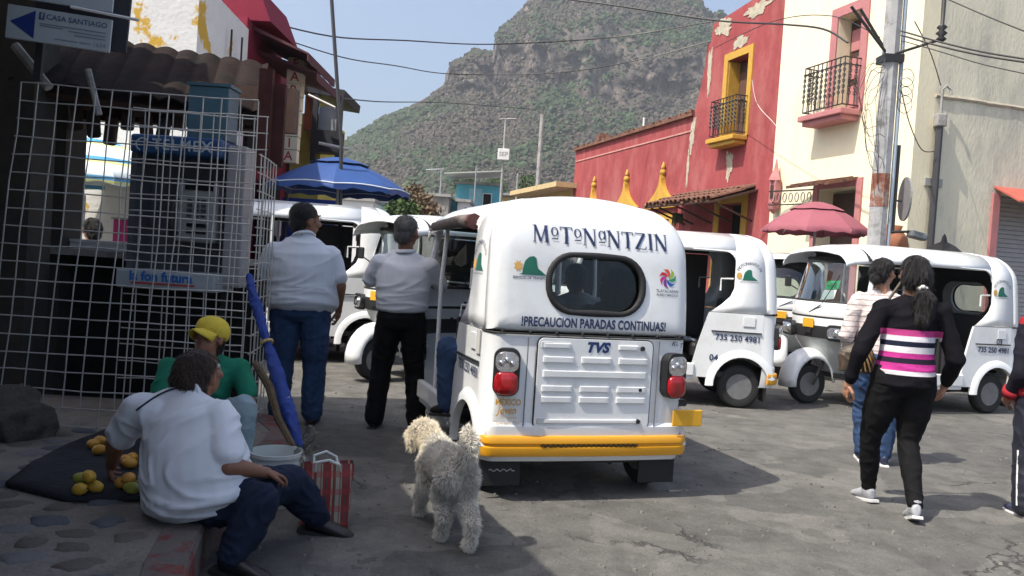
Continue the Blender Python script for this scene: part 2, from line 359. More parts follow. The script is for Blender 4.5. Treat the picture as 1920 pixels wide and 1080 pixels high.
n_ = len(pv); P = np.array([p[:] for p, _ in pv]); R_ = np.array([r for _, r in pv])
VV = iv[None] * rng.uniform(.45, 1.5, (n_, 12, 1)) * R_[:, None, None] * np.array([1, 1, .95]) + P[:, None] + np.array([0, 0, .25]) * R_[:, None, None]
FF = iF[None] + (np.arange(n_) * 12)[:, None, None]
me = bpy.data.meshes.new('hillside_scrub'); me.from_pydata(VV.reshape(-1, 3), [], FF.reshape(-1, 3).tolist())
ca = me.color_attributes.new('species', 'FLOAT_COLOR', 'POINT'); ca.data.foreach_set('color', np.concatenate([np.repeat(np.array(pc), 12, 0), np.ones((n_ * 12, 1))], 1).ravel().astype(np.float32))
m = bpy.data.materials.new('scrub'); m.use_nodes = True; at_ = m.node_tree.nodes.new('ShaderNodeAttribute'); at_.attribute_name = 'species'; m.node_tree.links.new(at_.outputs[0], m.node_tree.nodes['Principled BSDF'].inputs[0]); m.node_tree.nodes['Principled BSDF'].inputs['Roughness'].default_value = .9
o = link('hillside_scrub', me, m); tag(o, 'dry brown and green bushes covering the slopes of the rocky mountain', 'scrub', kind='stuff')
# haze: one even box of air
hz = MB().box((100, 400, 150), (1800, 960, 304)).mesh('haze'); hm = bpy.data.materials.new('haze_air'); hm.use_nodes = True; hn = hm.node_tree; hn.nodes.remove(hn.nodes['Principled BSDF'])
pvn = hn.nodes.new('ShaderNodeVolumePrincipled'); pvn.inputs['Color'].default_value = (.86, .92, 1, 1); pvn.inputs['Density'].default_value = .00046; pvn.inputs['Anisotropy'].default_value = .2; hn.links.new(pvn.outputs[0], hn.nodes['Material Output'].inputs['Volume'])
o = link('haze', hz, hm); o['kind'] = 'stuff'; o['label'] = 'thin pale daytime haze between the street and the mountain'; o['category'] = 'haze'
# ------------------------------------------------------------------ colours
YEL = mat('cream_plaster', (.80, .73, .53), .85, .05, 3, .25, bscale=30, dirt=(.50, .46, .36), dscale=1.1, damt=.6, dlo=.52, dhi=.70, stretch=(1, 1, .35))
RED = mat('red_plaster', (.305, .066, .070), .85, .2, 2.2, .45, bscale=22, dirt=(.36, .16, .14), dscale=1.1, damt=.7, dlo=.48, dhi=.72, stretch=(1, 1, .45))
PAT = mat('bare_plaster', (.42, .38, .30), .9, .25, 9, .5)
OCH = mat('ochre_paint', (.50, .29, .04), .7, .1, 8, .1)
MAU = mat('mauve_trim', (.42, .17, .17), .75, .1, 6, .1)
DKW = mat('dark_wood', (.06, .03, .022), .6, .2, 12, .1)
IRON = mat('black_iron', (.02, .019, .02), .5, .1, 10)
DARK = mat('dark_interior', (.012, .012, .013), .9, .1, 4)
TIL = mat('clay_tile', (.17, .085, .06), .85, .35, 7, .3, dirt=(.06, .05, .045), dscale=5, damt=.7)
CONC = mat('weathered_concrete', (.33, .32, .31), .85, .18, 5, .3, dirt=(.14, .13, .12), dscale=3, damt=.6)
STEEL = mat('grey_steel', (.38, .39, .41), .4, .08, 10, metal=.6)
WHT = mat('white_plaster', (.72, .71, .69), .8, .05, 4, .15)
BLU = mat('blue_cloth', (.012, .042, .24), .7, .15, 6, .15)
# ------------------------------------------------------------------ right-hand buildings; local x runs along the street, local y points out over it
CN = V((6.1, 13.04, 0)); RZ = math.atan2(.9545, -.298); TX = V((-.298, .9545, 0)); NX = V((-.9545, -.298, 0))
def wallgrid(mb, s0, s1, z0, z1, ops, th=.35, f=lambda s, z, d: (s, -d, z)):
    ss = sorted({s0, s1, *[o[0] for o in ops], *[o[1] for o in ops]}); zz = sorted({z0, z1, *[o[2] for o in ops], *[o[3] for o in ops]})
    ss = [x for x in ss if s0 <= x <= s1]; zz = [x for x in zz if z0 <= x <= z1]
    def solid_(i, j):
        if not (0 <= i < len(ss) - 1 and 0 <= j < len(zz) - 1): return False
        a, b = (ss[i] + ss[i + 1]) / 2, (zz[j] + zz[j + 1]) / 2
        return not any(o[0] < a < o[1] and o[2] < b < o[3] for o in ops)
    for i in range(len(ss) - 1):
        for j in range(len(zz) - 1):
            if not solid_(i, j): continue
            a, b, c, d = ss[i], ss[i + 1], zz[j], zz[j + 1]
            for dep in (0, th): mb.add([f(a, c, dep), f(b, c, dep), f(b, d, dep), f(a, d, dep)], [(0, 1, 2, 3)])
            for di, dj, e in ((-1, 0, ((a, c), (a, d))), (1, 0, ((b, c), (b, d))), (0, -1, ((a, c), (b, c))), (0, 1, ((a, d), (b, d)))):
                if not solid_(i + di, j + dj): (p, q), (r, t) = e; mb.add([f(p, q, 0), f(r, t, 0), f(r, t, th), f(p, q, th)], [(0, 1, 2, 3)])
    return mb
def frame(mb, a, b, c, d, w, proud=.03, dep=.06, bottom=False):      # a trim round an opening, standing proud of the wall
    y = proud; T = y + dep
    for (x0, x1, z0, z1) in ((a - w, a - .003, c, d + w), (b + .003, b + w, c, d + w), (a - .003, b + .003, d + .003, d + w)):
        mb.box(((x0 + x1) / 2, y - T / 2 + .0, (z0 + z1) / 2), (x1 - x0, T, z1 - z0))
    return mb
def balcony(root, s0, s1, z, h, out, slabm, thick=.2, step=.115):
    c = (s0 + s1) / 2; w = s1 - s0
    b = MB().box((c, out / 2 - .0 + .002, z - thick * .28), (w, out, thick * .5)).box((c, out / 2 - .03, z - thick * .75), (w - .12, out - .06, thick * .44)).build('balcony_slab', slabm, root, bevel=.015)
    x0, x1, y = s0 + .06, s1 - .06, out - .06; rail = None
    for zz in (z + h, z + .06, z + h - .12):
        o = MB().tube([(x0, 0, zz), (x0, y, zz), (x1, y, zz), (x1, 0, zz)], .013, 5).build('rail' if rail else 'railing', IRON, rail or root); rail = rail or o
    bm_ = MB(); bm_.tube([(0, 0, 0), (.0, 0, h - .06)], .011, 5)
    for k in range(3):
        zc = .16 + k * (h - .3) / 3; bm_.tube([(.0 + .035 * math.sin(t * PI / 3), .0, zc + .09 * t / 3) for t in range(7)], .008, 4); bm_.tube([(-.035 * math.sin(t * PI / 3), .0, zc + .09 * t / 3) for t in range(7)], .008, 4)
    me = bm_.mesh('railing_bar'); me.materials.append(IRON); k = int((x1 - x0) / step)
    for i in range(k + 1): inst('railing_bar', me, rail, (x0 + (x1 - x0) * i / k, y, z + .06))
    for i in range(1, 3): inst('railing_bar', me, rail, (x0, y * i / 3, z + .06), (0, 0, PI / 2)); inst('railing_bar', me, rail, (x1, y * i / 3, z + .06), (0, 0, PI / 2))
_tile = MB(); rr = []
for y in (0, .42):
    r = .088 - .02 * y / .42; rr.append([(r * math.cos(a), y, r * math.sin(a) * .85) for a in [PI * k / 7 for k in range(8)]] + [((r - .016) * math.cos(a), y, (r - .016) * math.sin(a) * .85) for a in [PI * (7 - k) / 7 for k in range(8)]])
TILE = _tile.loft(rr).mesh('roof_tile', False); TILE.materials.append(TIL)
PANT = MB().loft([[(r2 * math.cos(a), y, -abs(r2 * math.sin(a)) * .7) for a in [PI * k / 5 for k in range(6)]] + [((r2 - .016) * math.cos(a), y, -abs((r2 - .016) * math.sin(a)) * .7) for a in [PI * (5 - k) / 5 for k in range(6)]] for y, r2 in ((0, .075), (.42, .075))]).mesh('roof_tile'); PANT.materials.append(TIL)
def tiles(parent, x0, x1, y0, z0, slope, rowsn, pitch=.17, rl=.34, up=1, me2=None):   # courses climbing along +y (up=1) or towards -y (up=-1)
    k = int((x1 - x0) / pitch)
    for j in range(rowsn):
        for i in range(k):
            yy = y0 + up * j * rl * math.cos(slope); zz = z0 + j * rl * math.sin(slope) + .012 * j
            jit = random.uniform(-.012, .012)
            for me, dx, dz in (((me2 or (TILE, PANT))[0], 0, .02), ((me2 or (TILE, PANT))[1], pitch / 2, .015)):
                o = inst('roof_tile', me, parent, (x0 + (i + .5) * pitch + dx + jit, yy + random.uniform(-.025, .025), zz + dz), (slope if up > 0 else -slope, random.uniform(-.05, .05), random.uniform(-.03, .03)))
                if up < 0: o.rotation_euler = (slope, random.uniform(-.05, .05), PI + random.uniform(-.03, .03))
# cream corner building
yb = thing('corner_building', 'cream plastered two storey corner building with mauve balcony door', 'building', CN, RZ)
mb = MB(); wallgrid(mb, 0, 3.68, 0, 9.4, [(1.38, 2.0, 4.36, 6.1), (1.2, 2.2, 0, 3.05)])
sw_ = MB(); wallgrid(sw_, .352, 9.5, 0, 9.4, [(1.78, 5.2, 0, 3.0)], f=lambda s, z, d: (d, -s, z)); sw_.build('side_wall', mat('shaded_cream_plaster', (.68, .64, .50), .85, .08, 1.2, .3, bscale=25, dirt=(.38, .37, .33), dscale=1.0, damt=.7, dlo=.48, dhi=.64, stretch=(1, 1, .4)), yb)  # greyer cream carries the wall's part shade, stains on top
mb.box((1.9, -5, 9.3), (3.5, 9, .1)).box((3.6, -5, 4.6), (.12, 9, 9.1)); mb.build('wall', YEL, yb)
mb = MB(); frame(mb, 1.38, 2.0, 4.36, 6.1, .17); mb.build('door_frame', MAU, yb)
d = MB().box((1.69, -.3, 5.2), (.62, .05, 1.7)).build('balcony_door', DKW, yb)
for z in (4.7, 5.2, 5.7):
    for x in (1.54, 1.84): MB().box((x, -.265, z), (.22, .03, .38)).build('door_panel', MAU, d, bevel=.01)
balcony(yb, 1.24, 2.42, 4.36, .86, .42, MAU)
MB().box((1.7, -.33, 1.5), (1.0, .04, 3.0)).build('street_door', DKW, yb)
mb = MB(); frame(mb, 1.2, 2.2, 0, 3.05, .14); mb.build('door_frame', MAU, yb)
mb = MB()
for k in range(9): mb.box((1.25 + k * .13, .3, 3.12 - .0 + .02 * (k % 2)), (.12, .62, .05), Matrix.Rotation(-.22, 3, 'X'))
mb.build('door_canopy', TIL, yb)
led = [(.35 + (9 - .35) * i / 40) for i in range(41)]
mb = MB(); mb.tube([(-.0, -x, 4.42 + .02 * mnoise.noise(V((x * 3, 0, 0)))) for x in led], [.035 + .012 * mnoise.noise(V((x * 5, 1, 0))) for x in led], 6); mb.build('ledge', PAT, yb)
MB().box((-.02, -.42, 3.06), (.03, .34, .12)).build('street_plaque', mat('plaque', (.33, .32, .31)), yb)
sh = MB()
for k in range(40): sh.box((.2, -3.49, .04 + k * .074), (.035, 3.4, .066), Matrix.Rotation(.12, 3, 'Y'))
o = sh.build('roller_shutter', mat('shutter_grey', (.30, .29, .29), .5, .1), yb); o['kind'] = 'stuff'
MB().box((-.02, -1.7, 1.5), (.05, .14, 3.0)).build('shutter_jamb', MAU, yb)
MB().add([(-.5, -1.66, 2.86), (-.5, -5.2, 2.86), (-.003, -5.2, 3.12), (-.003, -1.66, 3.12), (-.5, -1.66, 2.83), (-.5, -5.2, 2.83), (-.003, -5.2, 3.09), (-.003, -1.66, 3.09)], [(0, 1, 2, 3), (4, 5, 6, 7), (0, 1, 5, 4), (1, 2, 6, 5), (2, 3, 7, 6), (3, 0, 4, 7)]).build('shop_awning', mat('faded_red_awning', (.42, .10, .07)), yb)
# wall lantern and iron bracket sign on the cream front
ln = thing('wall_lantern', 'mauve masonry lantern niche with pointed cap on the cream wall', 'lantern', CN + TX * 3.42 + NX * .02, RZ)
MB().box((0, .07, 3.08), (.2, .14, .44)).build('lantern_body', MAU, ln, bevel=.01)
MB().lathe([(.15, 3.3), (.13, 3.36), (.05, 3.52), (.012, 3.72)], 4, (0, .08, 0), cap0=True).build('lantern_cap', MAU, ln)
MB().lathe([(.02, 2.66), (.1, 2.74), (.13, 2.85)], 8, (0, .08, 0)).build('lantern_base', MAU, ln)
MB().box((0, .143, 3.08), (.1, .01, .26)).build('lantern_recess', DKW, ln)
bs = thing('iron_bracket', 'black wrought iron scroll bracket beside the cream building doorway', 'bracket', CN + TX * 2.3 + NX * .05, RZ)
mb = MB(); mb.tube([(0, 0, 3.06), (.95, .28, 3.06)], .015, 5).tube([(0, 0, 2.8), (.95, .28, 2.8)], .012, 5)
for k in range(7):
    x = .08 + k * .13; mb.tube([(x + .055 * math.cos(t), x * .295 , 2.93 + .085 * math.sin(t)) for t in [2 * PI * q / 10 for q in range(11)]], .01, 4)
mb.build('scroll_work', IRON, bs)
# red building: local origin 3.68 m further along the street
rb = thing('red_building', 'weathered red plaster building with ochre window trim along the street', 'building', CN + TX * 3.683, RZ)
mb = MB(); wallgrid(mb, 0, 2.9, 0, 6.7, [(1.12, 1.92, 4.36, 6.1), (.98, 1.86, 0, 2.95)])
mb.prism([(0, 6.7), (0, 7.35), (.6, 7.28), (1.2, 7.22), (2.0, 7.15), (2.7, 7.1), (2.78, 6.7)], lambda u, w, d: (u, -d, w), 0.001, .35)
mb.prism([(2.9, 0), (2.9, 6.7), (2.84, 6.7), (2.96, 6.2), (3.1, 5.7), (3.3, 5.25), (3.3, 0)], lambda u, w, d: (u, -d, w), 0.0, .35)
wallgrid(mb, 3.3, 10.85, 0, 5.1, [(4.15, 5.0, 0, 2.7), (6.3, 7.1, 0, 2.7), (8.6, 9.4, 0, 2.7)]); mb.box((6.9, -4, 4.9), (7.8, 7.2, .1)).box((10.8, -4, 2.4), (.1, 7.2, 4.8)).box((1.5, -4, 6.6), (2.7, 7.2, .1)).box((2.85, -4, 5.9), (.1, 7.2, 1.6))
mb.build('wall', RED, rb)
mb = MB(); mb.box((7.08, -.16, 5.14), (7.6, .5, .07))
for k in range(26): mb.box((3.4 + k * .29 + random.uniform(-.03, .03), -.16 + random.uniform(-.03, .05), 5.2 + random.uniform(-.015, .03)), (.2, .42, .06), Matrix.Rotation(random.uniform(-.1, .1), 3, 'Y'))
o = mb.build('parapet_coping', TIL, rb); o['kind'] = 'stuff'
MB().box((7.05, .008, 4.76), (7.4, .024, .035)).build('string_course', mat('worn_pink', (.5, .26, .23), .9, .2), rb)
def patch(name, cx, cz, rx, rz, seed, parent, m, f):
    pl = []
    for k in range(48):
        a = 2 * PI * k / 48; r = .85 + .5 * mnoise.noise(V((math.cos(a) * 1.7 + seed, math.sin(a) * 1.7, seed))) + .34 * mnoise.noise(V((math.cos(a) * 4 + seed, math.sin(a) * 4, seed))) + .1 * mnoise.noise(V((math.cos(a) * 13, math.sin(a) * 13, seed))); pl.append((cx + rx * r * math.cos(a), cz + rz * r * math.sin(a)))
    return MB().prism(pl, f, .012, -.03).build(name, m, parent)
fr = lambda u, w, d: (u, d, w)
for i, (x, z, a, b) in enumerate(((1.55, 6.42, .36, .14), (1.6, 3.82, .17, .32), (.9, 7.0, .5, .16), (2.25, 6.9, .35, .2), (2.72, 6.0, .1, .6), (3.3, 4.7, .12, .45), (3.42, 3.9, .06, .5))): patch('bare_patch', x, z, a, b, i * 3.3, rb, PAT, fr)
mb = MB(); frame(mb, 1.12, 1.92, 4.36, 6.1, .16); mb.build('window_frame', OCH, rb)
for (a, b, c, dd) in ((1.12, 1.92, 4.36, 6.1),):
    d = MB().box((1.52, -.3, 5.2), (.8, .05, 1.75)).build('balcony_door', DKW, rb)
    MB().box((1.905, -.17, 5.22), (.02, .33, 1.72)).box((1.135, -.17, 5.22), (.02, .33, 1.72)).build('window_reveal', OCH, rb)
    for x in (1.32, 1.72):
        for z in (4.75, 5.55): MB().box((x, -.265, z), (.26, .03, .6)).build('door_panel', mat('brown_wood', (.10, .045, .03)), d, bevel=.012)
balcony(rb, .98, 2.08, 4.36, .82, .36, OCH)
mb = MB(); frame(mb, .98, 1.86, 0, 2.95, .2); mb.build('door_frame', OCH, rb); MB().box((1.42, -.34, 1.5), (.86, .03, 2.9)).build('street_door', DARK, rb)
for i, (x, k) in enumerate(((4.57, 1.0), (6.7, .95), (9.0, .9))):
    pl = []
    for t in range(13):
        u = t / 12; pl.append((.75 * (1 - u) ** 2.3 + .055, 3.08 + .66 * u))
    prof = [(-.8, 2.98), (.8, 2.98)] + pl + [(.03, 3.82), (-.03, 3.82)] + [(-a, b) for a, b in reversed(pl)]
    MB().prism([(x + a * k, b) for a, b in prof], lambda u, w, d: (u, d, w), .13, -.02).build('pediment', OCH, rb)
    MB().ell((x, .06, 3.88), (.085, .085, .09)).lathe([(.05, 3.95), (.055, 4.02), (.015, 4.14)], 8, (x, .06, 0)).build('finial', OCH, rb, True)
    mb = MB(); frame(mb, x - .42, x + .42, 0, 2.7, .16); mb.build('door_frame', OCH, rb); MB().box((x, -.34, 1.35), (.83, .03, 2.68)).build('street_door', DKW, rb)
aw = MB().box((2.0, .5, 3.02), (3.1, 1.06, .04), Matrix.Rotation(-.3, 3, 'X')).build('tiled_awning', DKW, rb)
tiles(aw, .5, 3.5, 1.02, 2.9, .3, 3, .2, .36, up=-1)
for x in (.6, 1.4, 2.2, 3.0, 3.4): MB().tube([(x, 0, 2.55), (x, .9, 2.86)], .025, 5).build('bracket', DKW, aw)
hp = thing('hanging_plant', 'small dark plant hanging under the tiled awning of the red building', 'plant', CN + TX * 6.45 + NX * .55, RZ)
mb = MB()
for k in range(26): a = random.uniform(0, 6.28); l = random.uniform(.1, .28); mb.tube([(0, 0, 2.7), (.5 * l * math.cos(a), .5 * l * math.sin(a), 2.74), (l * .7 * math.cos(a), l * .7 * math.sin(a), 2.7 - l * 1.3)], [.012, .02, .004], 4)
mb.build('leaves', mat('dark_leaf', (.04, .06, .025)), hp); MB().tube([(0, 0, 2.7), (0, 0, 2.95)], .006, 4).build('cord', IRON, hp)
sb_ = MB().box((0, 0, 0), (.26, .3, .22), Matrix.Rotation(.3, 3, 'Y')).build('roof_brick_pile', TIL, rb); sb_.location = (9.2, -.2, 5.33)
MB().box((9.45, -.25, 5.3), (.3, .25, .12)).box((9.0, -.1, 5.29), (.2, .3, .1)).build('roof_rubble', TIL, rb)
MB().tube([(6.4, -.2, 5.1), (6.42, -.2, 5.55)], .03, 6).build('roof_pipe', WHT, rb)
# ochre house beyond the red one
hb = thing('ochre_house', 'low ochre house with flat overhanging roof and dark windows beyond the red building', 'house', CN + TX * 14.56, RZ)
mb = MB(); wallgrid(mb, 0, 4.6, 0, 3.9, [(.25, 1.25, 2.3, 3.35), (1.4, 2.4, 2.3, 3.35), (2.55, 3.5, 2.3, 3.35)], .25); mb.box((4.55, -3, 1.95), (.1, 5.5, 3.88)).build('wall', OCHW := mat('ochre_wall', (.42, .30, .13), .85, .1, 3), hb)
MB().box((2.2, -1.6, 3.98), (5.0, 4.6, .16)).build('roof', mat('roof_edge', (.5, .38, .2)), hb)
for x in (.75, 1.9, 3.02):
    w_ = MB(); frame(w_, x - .5, x + .5, 2.3, 3.35, .06, .01, .03); w_ = w_.build('window', WHT, hb); MB().box((x, -.12, 2.82), (.99, .02, 1.04)).build('pane', DARK, w_)
for k in range(9): MB().tube([(k * .55, .65, 3.9), (k * .55, -.2, 3.9)], .05, 6).build('roof_beam', mat('pale_beam', (.5, .42, .3)), hb)
# ------------------------------------------------------------------ right street furniture
def base(px, py, Y): p = at(px, py, Y); return V((p.x, p.y, 0))
up_ = thing('utility_pole', 'tall grey concrete utility pole with conduit in front of the cream corner building', 'utility pole', base(1652, 330, 11.4))
MB().lathe([(.135, 0), (.125, 2.5), (.105, 7.5)], 8).build('pole_shaft', mat('pole_concrete', (.36, .36, .36), .8, .2, 4, .3, dirt=(.10, .10, .09), dscale=2.2, damt=.75), up_)
MB().lathe([(.1285, 2.45), (.1265, 2.9)], 8, cap0=False, cap1=False).build('rust_red_band', mat('rust_red_paint', (.22, .09, .06), .8, .4, 6, dirt=(.3, .3, .28), dscale=6, damt=.8), up_)
MB().tube([(.145, -.05, 0), (.14, -.05, 3.6), (.125, -.03, 7.3)], .028, 8).build('conduit', mat('blue_grey_pipe', (.28, .34, .40), .5), up_)
MB().box((.19, -.02, 2.7), (.05, .07, 1.2)).build('cable_duct', IRON, up_)
mb = MB(); mb.tube([(-.62, -.1, 5.1), (-.1, -.05, 4.55), (.05, 0, 4.4)], .02, 6).tube([(-.45, 0, 5.1), (-.02, 0, 4.5)], .02, 6).tube([(0, -.1, 4.5), (.62, -.1, 4.74)], .02, 6)
mb.box((0, 0, 4.45), (.27, .27, .10)); mb.build('cable_bracket', IRON, up_)
MB().lathe([(.02, 4.70), (.07, 4.74), (.03, 4.78), (.075, 4.82), (.03, 4.86), (.07, 4.90), (.025, 4.94), (.03, 5.3)], 10, (.62, -.1, 0)).build('insulator', IRON, up_, True)
mb = MB()
for k in range(9):
    A = random.uniform(.08, .42); L = random.uniform(.5, 1.9); z0 = random.uniform(4.1, 4.45); tw = random.uniform(-.3, .3); en = random.uniform(-.1, .1)
    mb.tube([(-.11 - A * math.sin(PI * (q / 14) ** .8) + en * q / 14, -.13 - .1 * math.sin(PI * q / 14) + tw * .3 * q / 14, z0 - L * (q / 14) + .12 * math.sin(q * .9 + k)) for q in range(15)], .0042, 4)
for k in range(4): mb.tube([(.2 + .1 * math.cos(t + k) , -.1, 4.2 - .12 * k + .12 * math.sin(t + k)) for t in [q * .55 for q in range(13)]], .0045, 4)
o = mb.build('cable_tangle', IRON, up_); o['kind'] = 'stuff'
l_ = MB().tube([(.17, -.05, 2.12), (.42, -.05, 2.14)], .02, 6).build('lamp_arm', IRON, up_); MB().box((.52, -.08, 2.09), (.24, .16, .1), Matrix.Rotation(.2, 3, 'Y')).build('lamp_head', mat('lamp_grey', (.12, .13, .14), .5), l_, bevel=.03)
q_ = MB().tube([(.17, -.02, 2.55), (.3, -.02, 2.55)], .015, 6).build('sign_arm', IRON, up_); MB().lathe([(.001, -.012), (.3, -.012), (.3, .012), (.001, .012)], 24, (.34, -.02, 2.58), Matrix.Rotation(-.17, 3, 'Z') @ Matrix.Rotation(PI / 2, 3, 'Y')).build('round_sign', mat('sign_back', (.2, .2, .2), .5), q_)
p_ = base(1757, 300, 13.08)
t = thing('service_mast', 'dark metal electrical mast with weatherhead against the grey-cream side wall', 'mast', p_)
MB().tube([(0, 0, 0), (0, 0, 3.95)], .055, 8).build('pipe', mat('dark_pipe', (.045, .045, .05), .5), t)
MB().box((0, 0, 4.02), (.16, .14, .2)).build('meter_head', CONC, t, bevel=.02); MB().tube([(0, 0, 4.1), (0, 0, 4.5), (.05, -.02, 4.56), (.12, -.02, 4.5), (.13, -.02, 4.42)], .02, 6).build('weatherhead', CONC, t)
p_ = base(1770, 455, 12.2); t = thing('street_lantern', 'black lantern top showing just above the roof of the right-hand mototaxi', 'lantern', p_)
MB().tube([(0, 0, 0), (0, 0, 1.7)], .04, 8).build('post', IRON, t); MB().lathe([(.1, 1.7), (.16, 1.9)], 6).build('lamp_glass', mat('milky', (.6, .6, .55), .4), t); MB().lathe([(.34, 1.9), (.18, 2.02), (.05, 2.08), (.03, 2.16), (.005, 2.2)], 6).build('lamp_cap', IRON, t)
p_ = base(1668, 440, 12.1); t = thing('clay_urn', 'terracotta urn on a low pedestal behind the utility pole', 'urn', p_)
MB().lathe([(.16, 1.72), (.22, 1.8), (.27, 1.95), (.24, 2.1), (.15, 2.2), (.17, 2.26)], 16).build('urn', mat('terracotta', (.36, .15, .08), .8), t, True); MB().box((0, 0, .86), (.4, .4, 1.72)).build('pedestal', CONC, t)
def umbrella(name, label, px, py_top, Y, R, zr, zt, m, edge=None, vent=.3, phase=0, tilt=(0, 0)):
    p = base(px, py_top, Y); t = thing(name, label, 'umbrella', p); N = 8
    def surf(a, r):                                     # r in 0..1; cloth sags between ribs
        k = (a - phase) / (2 * PI / N) % 1; sag = math.sin(PI * k)
        rr = R * r * (1 - .085 * sag * r); z = zt - (zt - zr) * (r ** 1.7) - .012 * R * sag * r * 2 + (.05 * R * sag * r ** 4)
        return V((rr * math.cos(a), rr * math.sin(a), z + tilt[0] * rr * math.cos(a) + tilt[1] * rr * math.sin(a)))
    for k in range(N):
        rings = []
        for j in range(10):
            r = vent * .8 + (1 - vent * .8) * j / 9
            rings.append([surf(phase + (k + i / 6) * 2 * PI / N, r) for i in range(7)])
        last = rings[-1]; rings.append([q * 1 - V((0, 0, .07 * R + .018 * R * math.sin(i * PI / 1.5))) for i, q in enumerate(last)])
        mb = MB(); mb.loft(rings, closed=False); mb.build('canopy_panel', m, t, True)
        if edge: MB().tube([q + V((0, 0, .004)) for q in last], .008, 4).build('edge_piping', edge, t)
    mb = MB(); mb.loft([[surf(phase + i * 2 * PI / 48, vent * j / 5) + V((0, 0, .035 * R)) for i in range(48)] for j in range(6)], cap0=False, cap1=False); mb.build('vent_cap', m, t, True)
    for k in range(N):
        a = phase + k * 2 * PI / N; MB().tube([surf(a, r / 6) - V((0, 0, .014)) for r in range(1, 7)], .007, 4).build('rib', STEEL, t)
    MB().tube([(0, 0, 0), (0, 0, zt + .03 * R)], .022, 8).build('pole', STEEL, t); MB().lathe([(.22, 0), (.22, .06), (.04, .1)], 12).build('base', CONC, t)
    return t
PINK = mat('pink_cloth', (.27, .075, .10), .75, .08, 5, .1)
umbrella('pink_umbrella', 'dusty pink two tier umbrella open in front of the cream building', 1530, 410, 12.2, .78, 2.12, 2.52, PINK, vent=.5, phase=.3)
umbrella('blue_umbrella', 'large royal blue market umbrella open over the left side of the street', 636, 320, 12.0, 1.03, 2.26, 2.68, mat('royal_blue', (.022, .07, .24), .6, .1, 4, .1), mat('pale_edge', (.6, .65, .7)), vent=.42, phase=.15)
# cables
def cable(label, pts, r=.012, m=IRON):
    P3 = [at(*p) for p in pts]; out = []
    for i in range(len(P3) - 1):                          # Catmull-Rom through the given points
        a, b, c, d = P3[max(i - 1, 0)], P3[i], P3[i + 1], P3[min(i + 2, len(P3) - 1)]
        for k in range(6): t = k / 6; out.append(((2 * b) + (c - a) * t + (2 * a - 5 * b + 4 * c - d) * t * t + (3 * b - a - 3 * c + d) * t ** 3) / 2)
    out.append(P3[-1]); o = MB().tube(out, r, 5).build('overhead_cable', m); tag(o, label, 'cable', 'overhead cables')
cable('upper grey cable from the red awnings across the sky to the tall hilltop rock', [(470, 32, 14), (620, 68, 15), (760, 76, 17), (925, 83, 20), (1150, 70, 21), (1338, 40, 19.6)], .014)
cable('sagging grey cable crossing the sky just left of the small rock outcrop', [(500, 62, 14), (640, 107, 15), (740, 123, 17), (850, 139, 20), (1050, 136, 20), (1200, 112, 20), (1338, 75, 19.4)], .011)
cable('low thin cable leaving the blue umbrella pole across the hillside', [(640, 184, 14), (720, 191, 18), (840, 193, 24), (1000, 205, 30)], .012)
cable('thick black cable from the top edge of the photo to the mauve balcony', [(1010, -8, 17), (1150, 10, 16), (1338, 38, 15), (1470, 46, 13.5), (1545, 55, 12.5), (1590, 80, 12.0)], .016)
cable('thin cable from the utility pole across the cream front to the red wall', [(1650, 70, 11.5), (1560, 30, 12.5), (1450, 40, 14), (1340, 90, 17)], .007)
for i, (lab, a, b) in enumerate((('topmost of the cables leaving the utility pole to the right edge', 58, 112), ('middle cable of the bundle leaving the utility pole to the right edge', 66, 118), ('lowest of the cables leaving the utility pole to the right edge', 76, 140))):
    cable(lab, [(1690, a, 11.3), (1760, a + 20, 10.8), (1840, (a + b) / 2 + 12, 10.2), (1930, b, 9.6)], .012 if i < 2 else .007)
cable('black cable crossing the top right corner above the bundle', [(1770, -5, 11), (1850, 30, 10.5), (1930, 62, 10)], .01)
cable('loose wire drooping from the utility pole to the mast weatherhead', [(1715, 40, 11.3), (1745, 100, 12), (1764, 160, 12.9)], .008)
cable('loose wire from the utility pole down to the side wall', [(1688, 160, 11.3), (1705, 230, 12.3), (1728, 280, 12.95), (1752, 284, 13.0)], .008)
cable('pale wire hanging from the red balcony round to the cream wall', [(1410, 150, 15.3), (1420, 195, 15.2), (1452, 232, 14.8), (1475, 262, 14.6), (1510, 282, 14.2)], .006, mat('pale_wire', (.6, .55, .5)))
# distant poles
def dpole(label, px, top, bot, Y, r, m=CONC):
    a, b = at(px, top, Y), at(px, bot, Y); t = thing('distant_pole', label, 'pole', (b.x, b.y, 0), 0, 'poles standing beyond the street'); h = a.z
    MB().lathe([(r, 0), (r * .75, h)], 8).build('pole_shaft', m, t); return t, h
t, h = dpole('slim pole carrying a white box and crossarm at the foot of the hill', 939, 222, 372, 36, .07)
MB().tube([(-.3, 0, h - .05), (.45, 0, h + .02)], .04, 5).build('crossarm', CONC, t); z_ = at(940, 290, 36).z; MB().box((0, -.12, z_), (.5, .16, .48)).build('meter_box', WHT, t, bevel=.02)
g = text2d('SEP', .26); flat(g, lambda x, y: (x, -.205, z_ + y)).build('lettering', mat('grey_ink', (.2, .2, .2)), t)
dpole('tall thick concrete pole beside the ochre house', 1007, 214, 372, 34, .12)
dpole('thin dark pole between the blue houses', 888, 310, 395, 40, .04, STEEL)
dpole('thin pale pole just left of the ochre house', 968, 325, 375, 38, .06)
t, h = dpole('thin pole with a television aerial left of the blue houses', 823, 316, 400, 40, .05, STEEL)
mb = MB(); mb.tube([(-.75, 0, h - .1), (.1, 0, h)], .018, 5)
for k in range(7): mb.tube([(-.7 + k * .11, -.2, h - .1 + .012 * k), (-.7 + k * .11, .3, h - .1 + .012 * k)], .012, 4).tube([(-.7 + k * .11, 0, h - .22), (-.7 + k * .11, 0, h + .06)], .01, 4)
mb.build('aerial', STEEL, t)
